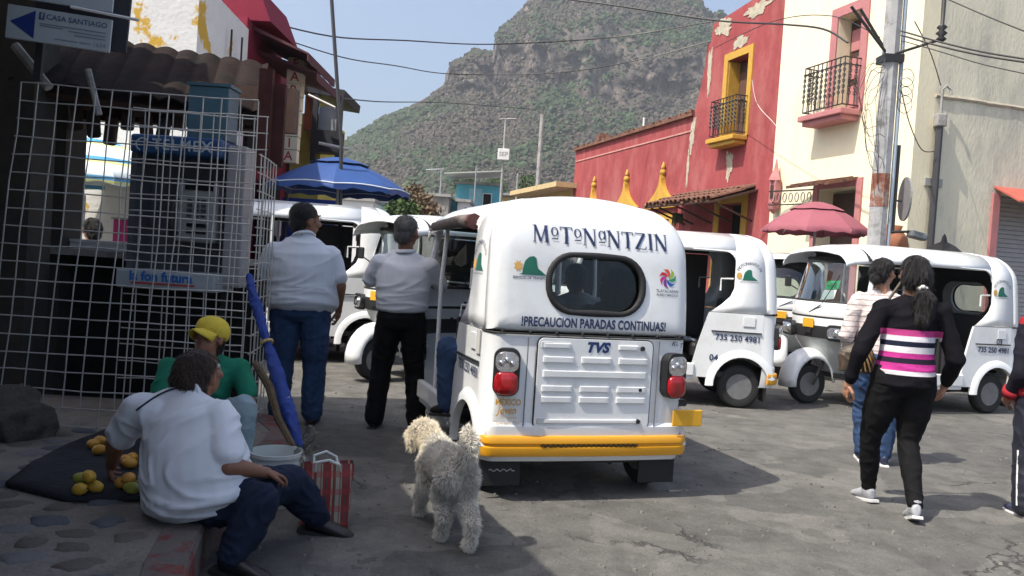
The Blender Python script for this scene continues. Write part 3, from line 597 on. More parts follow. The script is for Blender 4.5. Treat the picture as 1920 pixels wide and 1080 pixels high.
# distant houses
TURQ = mat('turquoise_paint', (.12, .42, .52), .8, .08, 2, dirt=(.3, .4, .4), dscale=1, damt=.3)
def house(label, x0, x1, yt, yb_, Y, dep, m, name='distant_house'):
    a, b = at(x0, yt, Y), at(x1, yt, Y); z = (a.z + b.z) / 2; t = thing(name, label, 'house', ((a.x + b.x) / 2, Y, 0)); w = b.x - a.x
    MB().box((0, dep / 2, z / 2), (w, dep, z)).build('wall', m, t); MB().box((0, dep / 2, z + .07), (w + .2, dep + .3, .13)).build('roof', CONC, t); return t, w, z
t, w, z = house('turquoise house with a dark window under a pale tin roof', 856, 938, 347, 400, 44, 5, TURQ)
wn = MB().box((w * .22, -.02, z - .75), (.5, .06, .7)).build('window', WHT, t); MB().box((w * .22, -.055, z - .75), (.4, .02, .6)).build('pane', DARK, wn)
MB().box((-w * .05, -.03, z - .8), (.7, .06, 1.2)).build('wall_panel', mat('pale_turquoise', (.25, .5, .56)), t)
a = at(835, 345, 43); b = at(940, 330, 43); tr = MB().box((0, 0, 0), ((b - a).length, 3, .06)).build('tin_roof', mat('tin', (.42, .42, .38), .5), t); tr.location = (a + b) / 2 - V(t.location) + V((0, .5, .3)); tr.rotation_euler = (0, -.1, 0)
house('small bright turquoise shed in front of the turquoise house', 824, 857, 376, 405, 40, 3, mat('bright_turquoise', (.08, .42, .55)))
t, w, z = house('little whitewashed hut beside the turquoise shed', 858, 880, 379, 405, 39, 3, WHT)
MB().box((.2, -.02, z - .6), (.25, .05, .7)).build('doorway', DARK, t)
t, w, z = house('long grey unpainted block wall house left of the turquoise shed', 748, 842, 367, 420, 38, 4, mat('grey_block', (.30, .28, .26), .9, .2, 3, .3))
MB().box((-w / 2 + .18, -.03, z - .5), (.25, .06, .7)).build('yellow_panel', OCH, t)
for k in range(3):
    for i in range(9): MB().box((-w / 2 + .2 + i * (w - .3) / 9 + (k % 2) * .1, -.006, z - .25 - k * .24), ((w - .3) / 9 - .03, .02, .21)).build('block', mat('grey_block2', (.27, .25, .235), .9, .2, 3), t)
for i, (a, b, yt, Y, m) in enumerate(((690, 760, 372, 46, CONC), (620, 700, 376, 40, WHT), (940, 1000, 368, 50, OCHW))): house(('grey flat roofed house behind the blue umbrella edge', 'pale house low behind the blue umbrella', 'ochre walled house behind the concrete pole')[i], a, b, yt, 420, Y, 5, m)
for i, (px, py, Y) in enumerate(((775, 372, 30), (790, 395, 26), (755, 400, 25), (995, 350, 50), (870, 340, 60), (700, 350, 60), (930, 350, 64))):
    c = at(px, py, Y); h = max(c.z, .8); r = .9 if Y > 45 else .55
    t = thing('bush', ('dry brown bush left of the grey block house', 'low brownish shrub before the grey block house', 'small dull green shrub at the foot of the block house', 'round green tree top beside the ochre house roof', 'dark green tree behind the turquoise house', 'green tree behind the edge of the blue umbrella', 'olive tree right behind the box-carrying pole')[i], 'bush', (c.x, Y, 0))
    MB().tube([(0, 0, 0), (.05, 0, h * .6), (0, .05, h)], [.09, .06, .02], 6).build('trunk', DKW, t); mb = MB()
    for k in range(900):
        d = V((random.gauss(0, 1), random.gauss(0, 1), random.gauss(0, .8))); d = d.normalized() * random.uniform(.3, 1) ** .5 * r * (1 + .4 * mnoise.noise(d)); p = V((0, 0, h)) + d
        u = V((random.gauss(0, 1), random.gauss(0, 1), random.gauss(0, 1))).normalized() * .075; w2 = u.orthogonal().normalized() * .045; mb.add([p - u, p - w2, p + u, p + w2], [(0, 1, 2, 3)])
    mb.build('crown', mat('bush_dry', (.15, .11, .07), .9, .3, 2) if i < 2 else mat('bush_green', (.05, .085, .03), .9, .3, 2), t)
# ------------------------------------------------------------------ left side: building, kiosk, sidewalk
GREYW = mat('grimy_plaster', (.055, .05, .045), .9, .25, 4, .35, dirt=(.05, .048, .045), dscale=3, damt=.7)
DKB = mat('dark_board', (.022, .024, .032), .7, .15, 5)
nb = thing('left_building', 'dark plastered building corner at the left edge, with unseen upper masses added for shade', 'building', (0, 0, 0))
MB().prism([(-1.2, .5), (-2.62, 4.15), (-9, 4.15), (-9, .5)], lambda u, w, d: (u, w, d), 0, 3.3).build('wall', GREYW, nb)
MB().prism([(-1.15, .5), (-2.14, 3.0), (-2.5, 3.1), (-2.8, 3.72), (-2.44, 3.8), (-2.5, 3.9), (-2.7, 5.05), (-9, 5.05), (-9, .5)], lambda u, w, d: (u, w, d), 3.3, 3.75).build('shade_slab', CONC, nb)  # unseen slab added to cast shade, notched to let sun reach the dog
MB().prism([(-2.44, 3.8), (-2.5, 3.9), (-2.74, 5.3), (-9, 5.3), (-9, 3.8)], lambda u, w, d: (u, w, d), 3.752, 5.4).build('shade_block', GREYW, nb)  # unseen upper block, added to shade the standing men
# sidewalk with stones set in mortar and a worn red kerb
KERB = [(-.35, .6), (-.75, 1.9), (-1.12, 3.0), (-1.24, 3.5), (-1.3, 4.1), (-1.28, 4.8), (-1.34, 5.3), (-1.6, 5.75), (-2.1, 6.0)]
MORT = mat('sidewalk_mortar', (.20, .175, .15), .9, .2, 8, .7, bscale=40, dirt=(.09, .08, .07), dscale=4, damt=.6)
sw = struct(MB().prism(KERB + [(-9, 6.0), (-9, .6)], lambda u, w, d: (u, w, d), -.2, .19).build('sidewalk', MORT))
kr = MB(); ins = []
for i, (x, y) in enumerate(KERB):
    a = V((*KERB[max(i - 1, 0)], 0)); b = V((*KERB[min(i + 1, len(KERB) - 1)], 0)); t_ = (b - a).normalized(); ins.append(V((-t_.y, t_.x, 0)))
kp = [[V((x, y, 0)) + n * d + V((0, 0, z)) for d, z in ((-.012, -.1), (-.012, .165), (.004, .194), (.14, .196), (.16, .17))] for (x, y), n in zip(KERB, ins)]
fine = []
for a, b in zip(kp, kp[1:]):
    for k in range(8): fine.append([p.lerp(q, k / 8) + V((0, 0, .006 * mnoise.noise((p.lerp(q, k / 8)) * 6))) for p, q in zip(a, b)])
kr.loft(fine, closed=False); kr.build('kerb_edge', mat('worn_red_kerb', (.17, .05, .043), .85, .35, 8, .6, dirt=(.13, .115, .105), dscale=6, damt=.95, dlo=.40, dhi=.52), sw)
st_m = [mat('blue_grey_stone', (.10, .105, .115), .8, .25, 9, .4), mat('brown_stone', (.13, .11, .095), .8, .25, 9, .4), mat('pale_stone', (.17, .16, .155), .8, .25, 9, .4)]
sm = []
for k in range(5):
    mb = MB(); pl = [(.5 * (1 + .5 * mnoise.noise(V((math.cos(a) * 1.6 + k * 9, math.sin(a) * 1.6, k)))) * math.cos(a), .5 * (1 + .5 * mnoise.noise(V((math.cos(a) * 1.6 + k * 9, math.sin(a) * 1.6, k)))) * math.sin(a)) for a in [2 * PI * j / 10 for j in range(10)]]
    mb.loft([[(x * s_, y * s_, z) for x, y in pl] for s_, z in ((1, -.4), (.98, 0), (.85, .55), (.5, .9), (.12, 1))]); me = mb.mesh('cobblestone', True); sm.append(me)
pts = []
for r in range(46):
    for c_ in range(46):
        x = -3.2 + c_ * .205 + (r % 2) * .1 + random.uniform(-.04, .04); y = 1.9 + r * .145 + random.uniform(-.03, .03)
        kx = None
        for (x0, y0), (x1, y1) in zip(KERB, KERB[1:]):
            if y0 <= y <= y1: kx = x0 + (x1 - x0) * (y - y0) / (y1 - y0)
        px_ok = x > -.66 * y - .1
        if kx is None or x > kx - .24 or not px_ok or y > 5: continue
        if random.random() < .12: continue
        pts.append((x, y))
pts.sort(key=lambda p: p[1])
for x, y in pts[:295]:
    k = random.randrange(5); o = inst('cobblestone', sm[k], sw, (x, y, .187), (random.uniform(-.05, .05), random.uniform(-.05, .05), random.uniform(-.5, .5)), (random.uniform(.12, .20), random.uniform(.085, .13), .014 + random.uniform(0, .010)))
    o.data.materials.append(st_m[0]) if not o.data.materials else None
    o.material_slots[0].link = 'OBJECT'; o.material_slots[0].material = random.choice(st_m)
gm = MB(); pb_ = [(.5, .35), (-.2, .5), (-.5, -.1), (.1, -.5), (.55, -.2)]
for _ in range(2600):
    y = 2.6 + 9 * random.random() ** 1.6; x = random.uniform(-.62, .68) * y; r = random.choice((.006, .009, .012, .02)) * random.uniform(.7, 1.3); a = random.uniform(0, 6.28)
    if x < -1.05 - .25 * (y - 3): continue
    q = [(x + r * (u * math.cos(a) - w * math.sin(a)), y + r * (u * math.sin(a) + w * math.cos(a))) for u, w in pb_]
    gm.add([(u, w, -.001) for u, w in q] + [(x + (u - x) * .7, y + (w - y) * .7, r * .45) for u, w in q], [(0, 1, 6, 5), (1, 2, 7, 6), (2, 3, 8, 7), (3, 4, 9, 8), (4, 0, 5, 9), (5, 6, 7, 8, 9)])
o = gm.build('road_grit', mat('grit', (.16, .15, .135), .9, .5, 3)); tag(o, 'loose grit and small stones scattered over the worn road surface', 'grit', kind='stuff')
# kiosk: two posts, low counter wall, lean-to tile roof
ks = thing('market_kiosk', 'dark kiosk with shade-darkened corrugated lean-to roof and open counter behind the wire cage', 'kiosk', (0, 0, 0))
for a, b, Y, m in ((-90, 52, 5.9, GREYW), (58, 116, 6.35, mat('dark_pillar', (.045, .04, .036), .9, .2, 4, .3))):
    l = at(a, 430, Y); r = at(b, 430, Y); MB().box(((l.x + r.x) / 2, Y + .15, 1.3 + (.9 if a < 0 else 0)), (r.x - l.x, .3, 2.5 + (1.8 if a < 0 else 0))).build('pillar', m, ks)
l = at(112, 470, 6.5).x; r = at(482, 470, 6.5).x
MB().box(((l + r) / 2, 6.62, .62), (r - l, .2, 1.16)).build('counter_wall', mat('blackish_wall', (.02, .019, .018), .95, .2, 4), ks)  # counter wall in a near-black tone
MB().box(((l + r) / 2 - .1, 6.55, 1.225), (r - l + .1, .5, .05)).build('counter_top', CONC, ks)
MB().box(((l + r) / 2, 6.5, 2.42), (r - l + .5, .1, .34)).build('lintel', DKW, ks)
e0 = at(40, 170, 6.0); e0 = V((e0.x, 6.0, at(245, 176, 6.05).z))
KT = mat('shaded_sheet', (.020, .012, .010), .9, .45, 7, .3, dirt=(.010, .009, .008), dscale=5, damt=.8)  # roof colour darkened to carry the deep shade it lies in
for i, me in enumerate((TILE, PANT)): me = me.copy(); me.materials[0] = KT; KTM = (KTM[0], me) if i else (me,)
rf = MB().box((.78, .3, .17), (1.66, .74, .05), Matrix.Rotation(.62, 3, 'X')).build('roof_deck', DKW, ks); rf.location = e0; rf.rotation_euler = (0, .035, .26)
cg_ = MB(); rr = []
for y in (-.10, .12, .36, .62):
    top_ = [(-.06 + 1.70 * q / 108, y + .012 * mnoise.noise(V((q * .2, y, 0))), .05 + .62 * .0 + (y + .06) * math.tan(.62) + .03 * abs(math.sin(PI * (1.70 * q / 108) / .165)) ** .8 + .008 * mnoise.noise(V((q * .05, y * 3, 1)))) for q in range(109)]
    rr.append(top_ + [(a, b, c - .014) for a, b, c in reversed(top_)])
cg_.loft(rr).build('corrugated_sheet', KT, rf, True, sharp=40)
for k in range(5): MB().box((.06 + k * .36, .3, .12), (.06, .7, .07), Matrix.Rotation(.62, 3, 'X')).build('rafter', DKW, rf)
p = at(496, 225, 6.2); MB().box((p.x, 6.2, p.z), (.1, .05, .75)).build('hanging_board', mat('dark_red_board', (.07, .025, .022), .8, .3, 5), ks); p = at(517, 235, 6.25); MB().box((p.x, 6.27, p.z), (.12, .05, .62)).build('hanging_board', mat('dark_red_board', (.1, .03, .02)), ks)
for k in range(7):
    p = at(135 + k * 33, 215 + (k % 3) * 14, 6.3); o = MB().box((p.x, 6.36, p.z), (.1, .05, .22), Matrix.Rotation(random.uniform(-.2, .2), 3, 'Y')).build('hanging_bundle', GREYW if k % 2 else DKW, ks, bevel=.02)
for k in range(2): p = at(165 + k * 62, 268, 6.3)
mb = MB(); p = at(165, 130, 5.95); q = at(186, 215, 5.95); mb.tube([p, q], .022, 6); mb.build('slanting_strut', CONC, ks); p = at(28, 85, 5.2); q = at(92, 165, 5.2); MB().tube([p, q], .03, 6).build('slanting_strut', CONC, ks)
# wire cage: every rod is a part
cg = thing('wire_cage', 'tall pale welded wire mesh cage standing round the phone booth', 'cage', (-1.615, 5.16, .19))
WIRE = mat('galvanised_wire', (.50, .49, .46), .45, .15, 20, metal=.3)
def panel(y, x0, x1, z1, nv, nh, lean=0, shear=0, zj=None, jit=.006, r=.0042, dy=0):
    f = lambda u, z: V((x1 + (x0 - x1) * (1 - u) * (1 + shear * (1 - z / z1)), y + dy * (1 - u) - lean * (1 - z / z1) + .02 * mnoise.noise(V((u * 3, z * 2, y))), z))
    for i in range(nv + 1):
        u = i / nv + random.uniform(-jit, jit); zt = zj(u) if zj else z1
        MB().tube([f(u + .009 * mnoise.noise(V((i * 1.7, k * .9, y))), zt * k / 7) for k in range(8)], r, 5).build('wire', WIRE, cg)
    for j in range(nh + 1):
        z = .02 + (z1 - .02) * j / nh; us = [u / 10 for u in range(11) if not zj or zj(u / 10) >= z - .03]
        if len(us) > 1: MB().tube([f(u, z + .012 * mnoise.noise(V((u * 4, j * 1.7, y)))) for u in us], r, 5).build('wire', WIRE, cg)
panel(-.06, -1.38, 0, 2.05, 13, 19, .06, .09, dy=-.12)
panel(.33, -.94, -.05, 2.02, 10, 18, 0, .02, jit=.014)
pn = lambda u: 1.72
for i in range(6): 
    y = .02 + i * .12; MB().tube([V((.006 - .075 * i / 5 + .006 * random.random(), y, 1.74 * k / 5)) for k in range(6)], .0042, 5).build('wire', WIRE, cg)
for j in range(16): z = .04 + j * .113; MB().tube([V((.004, 0, z)), V((-.03, .3, z + .004)), V((-.075, .62, z))], .0042, 5).build('wire', WIRE, cg)
# phone booth inside the cage
pb = thing('phone_booth', 'blue and grey public telephone booth locked inside the wire cage', 'phone booth', (-2.27, 5.72, .19)); PZ = lambda y: 1.35 + (453 - y) / 272 - .19; PX = lambda x: (x - 330) / 272
MB().box((0, .12, .42), (.5, .12, .84)).build('pedestal', DARK, pb)
MB().box((PX(326), .12, (PZ(262) + PZ(540)) / 2), (.62, .05, PZ(262) - PZ(540))).build('back_panel', mat('booth_grey', (.085, .095, .105), .5, .1, 6), pb)
MB().box((PX(248), -.02, (PZ(295) + PZ(540)) / 2), (.04, .26, .9)).build('side_panel', mat('booth_grey', (.075, .08, .088)), pb)
MB().box((PX(429), -.0, (PZ(270) + PZ(530)) / 2), (.125, .2, PZ(270) - PZ(530))).build('side_post', mat('booth_white', (.30, .30, .31), .5, .06, 9, dirt=(.3, .25, .24), dscale=14, damt=.5), pb, bevel=.01)
hd = MB().box((PX(326), -.04, PZ(279)), (.61, .3, .125)).build('header', mat('booth_blue', (.02, .075, .20), .4), pb, bevel=.02)
g = text2d('TELMEX', .1, bold=.002, space=1.15); flat(g, lambda x, y: (PX(338) + x, -.194, PZ(280) + y)).build('lettering', mat('pale_blue_ink', (.45, .55, .65), .5), hd)
MB().tube([(PX(266) + .04 * math.cos(t), -.194, PZ(281) + .04 * math.sin(t)) for t in [.8 + q * .45 for q in range(9)]], .006, 5).build('logo', mat('pale_blue_ink', (.45, .55, .65)), hd)
MB().box((PX(326), -.07, PZ(523)), (.66, .34, .125)).build('shelf', mat('shelf_white', (.34, .39, .42), .5), pb, bevel=.015)
g = text2d('la fon futura', .085, bold=.003); flat(g, lambda x, y: (PX(318) + x, -.244, PZ(518) + y)).build('lettering', mat('booth_ink', (.02, .13, .42), .5), pb); MB().box((PX(322), -.243, PZ(530)), (.42, .004, .012)).build('underline', mat('red_ink', (.4, .04, .04)), pb)
ph = MB().box((PX(357), .0, (PZ(335) + PZ(455)) / 2), (.285, .16, PZ(335) - PZ(448))).build('phone_unit', mat('phone_grey', (.32, .34, .33), .45), pb, bevel=.025)
MB().box((PX(362), -.082, PZ(348)), (.19, .012, .055)).build('display', DARK, ph)
for i in range(4):
    for j in range(3): MB().box((PX(346 + j * 13), -.086, PZ(375 + i * 9)), (.03, .014, .022)).build('key', mat('key_dark', (.06, .065, .07)), ph)
for z in (420, 432): MB().box((PX(360), -.083, PZ(z)), (.13, .01, .025)).build('coin_slot', DARK, ph)
MB().tube([(PX(322), -.11, PZ(372)), (PX(319), -.13, PZ(392)), (PX(318), -.13, PZ(420)), (PX(323), -.11, PZ(440))], [.03, .02, .02, .032], 10).build('handset', IRON, ph, True)
MB().tube([(PX(323), -.11, PZ(444)), (PX(318), -.12, PZ(480)), (PX(335), -.1, PZ(495)), (PX(350), -.06, PZ(455))], .007, 6).build('cord', IRON, ph)
bx = MB().box((PX(372), .0, (PZ(165) + PZ(262)) / 2), (.275, .2, PZ(165) - PZ(262))).build('top_box', mat('teal_box', (.075, .15, .19), .35, .15, 5), pb, bevel=.008); MB().box((PX(372), .0, PZ(162)), (.30, .22, .02)).build('box_lid', mat('teal_box', (.10, .19, .235)), bx)
# direction signs
sg = thing('direction_sign', 'white hanging sign with a blue arrow pointing left under a second sign', 'sign', at(112, 54, 4.7), .14); sg.rotation_euler = (0, .045, .2)
SGW = mat('sign_white', (.38, .42, .44), .35, .04, 4); NAVY = mat('navy_ink', (.008, .03, .18), .5)
MB().box((0, 0, 0), (.54, .02, .185)).build('panel', SGW, sg, bevel=.003)
flat(poly2d([(-.25, 0), (-.125, -.078), (-.125, .078)]), lambda x, y: (x, -.0125, y)).build('arrow', NAVY, sg)
g = merge2d(shift2d(text2d('CASA SANTIAGO', .041, bold=.0006, align='LEFT'), -.07, .052), poly2d([(-.108, .033), (-.078, .033), (-.078, .073), (-.108, .073)]))
flat(g, lambda x, y: (x, -.0125, y)).build('lettering', mat('sign_grey_ink', (.05, .09, .18), .5), sg)
flat(shift2d(text2d('f', .04, bold=.001), -.092, .053), lambda x, y: (x, -.0145, y)).build('lettering', SGW, sg)
g = merge2d(*[poly2d([(a, z), (b, z), (b, z + .006), (a, z + .006)]) for a, b, z in ((-.1, .245, .008), (-.1, .02, -.004), (.05, .245, -.012), (.08, .245, -.03), (-.02, .1, -.066), (.11, .17, -.066))], shift2d(text2d('1624', .035, align='RIGHT'), .25, -.062))
flat(g, lambda x, y: (x, -.0125, y)).build('small_print', mat('sign_faint_ink', (.16, .2, .25), .6), sg)
s2 = thing('upper_sign', 'pale sign hanging above the blue arrow sign, cut by the top edge', 'sign', at(116, -8, 4.7)); s2.rotation_euler = (0, .045, .2)
MB().box((0, 0, .03), (.54, .02, .16)).build('panel', SGW, s2, bevel=.003); MB().tube([(.06, -.03, -.06), (.42, -.03, -.075)], .009, 6).build('bracket_bar', WHT, s2)
bd = thing('sign_board', 'tall dark backing board behind the two hanging signs', 'board', at(160, 30, 4.85)); bd.rotation_euler = (0, .045, .2); MB().box((-.02, .03, .14), (.5, .03, .62)).build('board', DKB, bd)
MB().box((-.24, .06, .1), (.04, .04, 1.0)).build('post', DKB, bd)
# white house behind the kiosk
wb = thing('white_house', 'white plastered house with peeling ochre patches above the corrugated kiosk roof', 'house', (0, 0, 0)); x1 = at(370, 60, 9.5).x
MB().prism([(-9, 9.5), (x1, 9.5), (x1 - .12, 11.6), (-9, 11.6)], lambda u, w, d: (u, w, d), 0, 4.35).build('wall', mat('peeling_white', (.70, .69, .67), .85, .06, 5, .3, dirt=(.58, .36, .06), dscale=1.15, damt=1, dlo=.555, dhi=.585), wb)
for a, b in ((432, 452),): 
    for px in (a, b): p = at(px, 130, 10.6); MB().tube([(x1 + .0, 10.6 + (px - a) * .02, p.z - .4), (x1 + .0, 10.6 + (px - a) * .02, p.z + .5)], .014, 5).build('drain_pipe', IRON, wb)
# objects seen through the kiosk opening
su = umbrella('striped_umbrella', 'blue white and yellow striped market umbrella seen through the wire cage', 150, 330, 8.6, .98, 1.92, 2.42, bands('umbrella_stripes', 2, [(0, (.75, .8, .8)), (.06, (.75, .75, .35)), (.09, (.10, .35, .6)), (.13, (.7, .78, .8)), (.2, (.7, .78, .8))], .2), None, vent=.2)
for nm, lb, a, b, Y, d, m in (('hanging_cloth', 'pink cloth panel hanging beside the counter seen through the cage', 227, 440, 8.9, (.17, .03, .32), mat('hot_pink', (.5, .03, .18))), ('cooler_box', 'small white cooler box on the counter under the striped umbrella', 195, 462, 6.6, (.5, .25, .06), WHT), ('wall_poster', 'small white poster with a red mark seen through the cage', 138, 400, 9.3, (.26, .02, .42), WHT)):
    p = at(a, b, Y); t = thing(nm, lb, dict(hanging_cloth='cloth', cooler_box='cooler', wall_poster='poster')[nm], p); MB().box((0, 0, 0), d).build('panel', m, t, bevel=.01)
    if nm == 'wall_poster': flat(poly2d([(-.05, -.02), (.02, .06), (.06, -.01), (.0, -.05)]), lambda x, y: (x, -.0125, y)).build('print', mat('hot_pink2', (.5, .03, .06)), t)
    if nm == 'cooler_box': MB().box((0, 0, .035), (.52, .27, .02)).build('lid', WHT, t)
    if nm == 'hanging_cloth': MB().box((0, -.02, .17), (.2, .02, .02)).build('rail', STEEL, t)
# crimson building with awnings, pharmacy sign and shops behind
cb = thing('crimson_building', 'crimson shop building with two dark red awnings next to the white house', 'building', (0, 0, 0))
CRI = mat('crimson_paint', (.21, .022, .045), .8, .1, 4, .1); MAR = mat('maroon_awning', (.075, .014, .02), .7, .15, 5)
xa = at(470, 60, 11.8).x
MB().prism([(-9, 11.7), (xa - .02, 11.7), (xa - .3, 15.2), (-9, 15.2)], lambda u, w, d: (u, w, d), 0, 4.55).build('wall', CRI, cb)
MB().prism([(xa - .5, 4.56), (xa + .24, 4.56), (xa + .03, 5.05), (xa - .5, 5.05)], lambda u, w, d: (u, 11.9 + d, w), 0, 1.5).build('gable', CRI, cb)
for a, b, c_, d_, Y in ((462, 42, 578, 112, 12.0), (470, 88, 594, 148, 12.4)):
    p, q = at(a, b, Y), at(c_, d_, Y); rings = []
    for k in range(9):
        yy = Y + k * .22; sc_ = .012 * (k % 2)
        rings.append([(p.x, yy, p.z), (q.x, yy, q.z + .1), (q.x, yy, q.z - .02 - sc_), (q.x - .02, yy, q.z - .02 - sc_), (q.x - .02, yy, q.z + .08), (p.x, yy, p.z - .06)])
    MB().loft(rings).build('awning', MAR, cb)
MB().box((xa - .0, 12.2, 3.35), (.05, .7, 1.2)).build('shop_window', DARK, cb); MB().box((xa - .02, 13.2, 1.2), (.05, 1.0, 2.4)).build('doorway', DARK, cb)
fs_ = thing('pharmacy_sign', 'tall cream box sign spelling a red word downwards, beside the maroon awnings', 'sign', (0, 0, 0)); cream = mat('cream_box', (.78, .68, .48), .5, .08, 5)
for i, ch in enumerate('FARMACIA'):
    p = at(557 - i * 2.0, 122 + i * 24.6, 13.0); h = .196; b_ = MB().box((p.x, 13.0, p.z), (.255, .16, h)).build('letter_box', cream, fs_, bevel=.008)
    flat(text2d(ch, .2, bold=.003), lambda x, y: (p.x + x, 12.917, p.z + y)).build('lettering', mat('sign_red', (.45, .05, .07)), b_)
p = at(552, 210, 13.12); MB().box((p.x - .05, 13.13, 2.2), (.05, .05, 4.4)).build('post', IRON, fs_)
vs_ = thing('balcony_shop', 'dark framed shop balcony with a grey screen and yellow wall above the blue umbrella', 'shop', (0, 0, 0))
a = at(556, 260, 15); b = at(602, 260, 15); MB().box(((a.x + b.x) / 2 - 2, 16, 1.9), (b.x - a.x + 4, 2, 3.8)).build('wall', mat('yellow_green_wall', (.42, .40, .10), .8, .2, 3), vs_)
a = at(562, 200, 14.6); b = at(640, 285, 14.6); MB().box(((a.x + b.x) / 2, 15.3, a.z + .3), (b.x - a.x, 1.5, .14), Matrix.Rotation(.1, 3, 'Y')).build('roof', DKB, vs_)
for px in (590, 636): p = at(px, 240, 14.6); MB().box((p.x, 14.6, p.z), (.09, .09, 1.15)).build('frame_post', DKB, vs_)
p = at(614, 222, 14.62); MB().box((p.x, 14.7, p.z), (.34, .03, .42)).build('screen', mat('grey_screen', (.30, .33, .36), .4), vs_)
p = at(610, 265, 14.6); MB().box((p.x, 14.75, p.z), (.5, .4, .38)).build('balustrade', DKB, vs_); p = at(572, 205, 14.5); MB().box((p.x, 14.9, p.z), (.2, .1, .6)).build('orange_panel', mat('rust_orange', (.35, .12, .06)), vs_)
p = at(578, 178, 14.3); q = at(628, 202, 14.3); MB().tube([p, q], .028, 6).build('fluorescent_tube', WHT, vs_); p = at(598, 268, 14.3); q = at(655, 280, 14.3); MB().tube([p, q], .028, 6).build('awning_rail', WHT, vs_)
p = at(640, 270, 11.4); q = at(619, -40, 11.4); o = MB().tube([(p.x + .12, 11.4, 0), (p.x, 11.4, p.z), (q.x, 11.4, q.z)], .026, 8).build('leaning_pole', mat('dark_pipe', (.045, .045, .05))); tag(o, 'thin dark pole rising past the blue umbrella out of the top of the photo', 'pole')
t = thing('market_stall', 'market stall with blue side cloth and hanging goods under the blue umbrella', 'stall', at(600, 400, 13.2) * 1.0); t.location.z = 0
MB().box((0, 0, .5), (1.5, .8, 1.0)).build('table', DKW, t); MB().box((-.3, .5, 1.45), (.9, .03, 1.5)).build('side_cloth', BLU, t)
for k in range(5): MB().box((-.6 + k * .32, -.2, 1.75 + .08 * (k % 2)), (.1, .08, .42)).build('hanging_good', (WHT, STEEL, DKW)[k % 3], t, bevel=.02)
# goods on the sidewalk
cl = MB(); g_ = [(10, 905), (60, 868), (130, 832), (215, 800), (300, 800), (330, 900), (265, 932), (130, 934)]; cen = atz(190, 875, .21)
pl = [atz(x, y, .215) for x, y in g_]; rings = []
for j in range(7):
    ring = []
    for k in range(32):
        i = k // 4; a = pl[i].lerp(pl[(i + 1) % 8], (k % 4) / 4); p = cen.lerp(a, .02 + .98 * j / 6); p = V((p.x, p.y, .212 + .012 * abs(mnoise.noise(p * 5)) + .006)); ring.append(p)
    rings.append(ring)
rings.append([V((p.x, p.y, .2)) for p in rings[-1]]); cl.loft(rings, cap1=False)
o = cl.build('ground_cloth', mat('black_cloth', (.022, .023, .028), .9, .3, 8, .4), None, True); tag(o, 'crumpled dark cloth spread on the cobbled sidewalk under the mangoes', 'cloth')
mg = MB(); mg.lathe([(.004, -.045), (.022, -.04), (.034, -.02), (.037, .003), (.031, .025), (.018, .04), (.004, .045)], 12); mme = mg.mesh('mango', True)
MANG = [mat('mango_yellow', (.55, .33, .035), .45, .2, 18), mat('mango_orange', (.60, .29, .035), .45, .2, 18), mat('mango_green', (.30, .30, .04), .45, .25, 18)]; mme.materials.append(MANG[0])
def mango(px, py, z, mi, label, grp):
    p = atz(px, py, z); t = inst('mango', mme, None, p, (random.uniform(-1, 1), random.uniform(1, 2), random.uniform(0, 6)), (.74, .74, .8)); t.material_slots[0].link = 'OBJECT'; t.material_slots[0].material = MANG[mi]; tag(t, label, 'mango', grp)
    s_ = MB().tube([(0, 0, .044), (.003, 0, .056)], .004, 5).build('stem', DKW, t)
G1, G2, G3 = 'mangoes in the front pile', 'mangoes beside the seated woman', 'mangoes at the far edge of the cloth'
for px, py, z, mi, lb, gp in ((150, 917, .25, 0, 'yellow mango lowest at the left of the front pile on the dark cloth', G1), (178, 912, .25, 0, 'yellow mango at the lower right of the front pile', G1), (152, 897, .262, 2, 'greenish mango at the back of the front pile', G1), (167, 893, .30, 0, 'yellow mango resting on top of the front pile', G1),
        (228, 905, .25, 1, 'reddish mango between the front pile and the half green ones', G2), (247, 915, .25, 2, 'half green mango nearest the front, beside the seated woman', G2), (262, 910, .25, 2, 'half green mango touching the white shirt of the seated woman', G2), (240, 897, .27, 1, 'orange mango on top of the half green ones by the seated woman', G2),
        (176, 832, .25, 1, 'orange mango leftmost at the far edge of the dark cloth', G3), (188, 826, .25, 1, 'orange mango farthest back on the dark cloth', G3), (186, 843, .25, 1, 'orange mango in front of the two at the far edge of the cloth', G3), (236, 862, .25, 1, 'orange mango left of the trio beside the forearm of the seated woman', G3), (248, 858, .25, 1, 'orange mango at the back of the trio beside the forearm', G3), (243, 868, .25, 1, 'orange mango at the front of the trio beside the forearm', G3)): mango(px, py, z, mi, lb, gp)
mb = MB().ell((0, 0, .06), (.26, .2, .2), n=20, m=14); me = solid(mb, .018, 1, .045, (4, 4, 4), 3); o = link('boulder', me, mat('dark_rock', (.085, .075, .065), .9, .3, 7, .6, dirt=(.04, .036, .032), dscale=5, damt=.7)); o.location = atz(12, 815, .19); tag(o, 'rough dark boulder at the foot of the left wall beside the cage', 'boulder')
bk = thing('plastic_bucket', 'white ribbed plastic bucket beside the seated woman', 'bucket', atz(512, 945)); WPL = mat('white_plastic', (.55, .58, .56), .4, .04, 5)
MB().lathe([(.105, 0), (.112, .02), (.128, .215), (.137, .22), (.137, .235), (.130, .238), (.133, .262), (.141, .265), (.141, .285), (.130, .285), (.122, .2), (.1, .02)], 28, cap1=False).build('body', WPL, bk, True, sharp=40); MB().tube([(.138 * math.cos(a), .138 * math.sin(a) - .0, .25 - .12 * abs(math.sin(a))) for a in [PI + q * PI / 12 for q in range(13)]], .004, 5).build('handle', STEEL, bk)
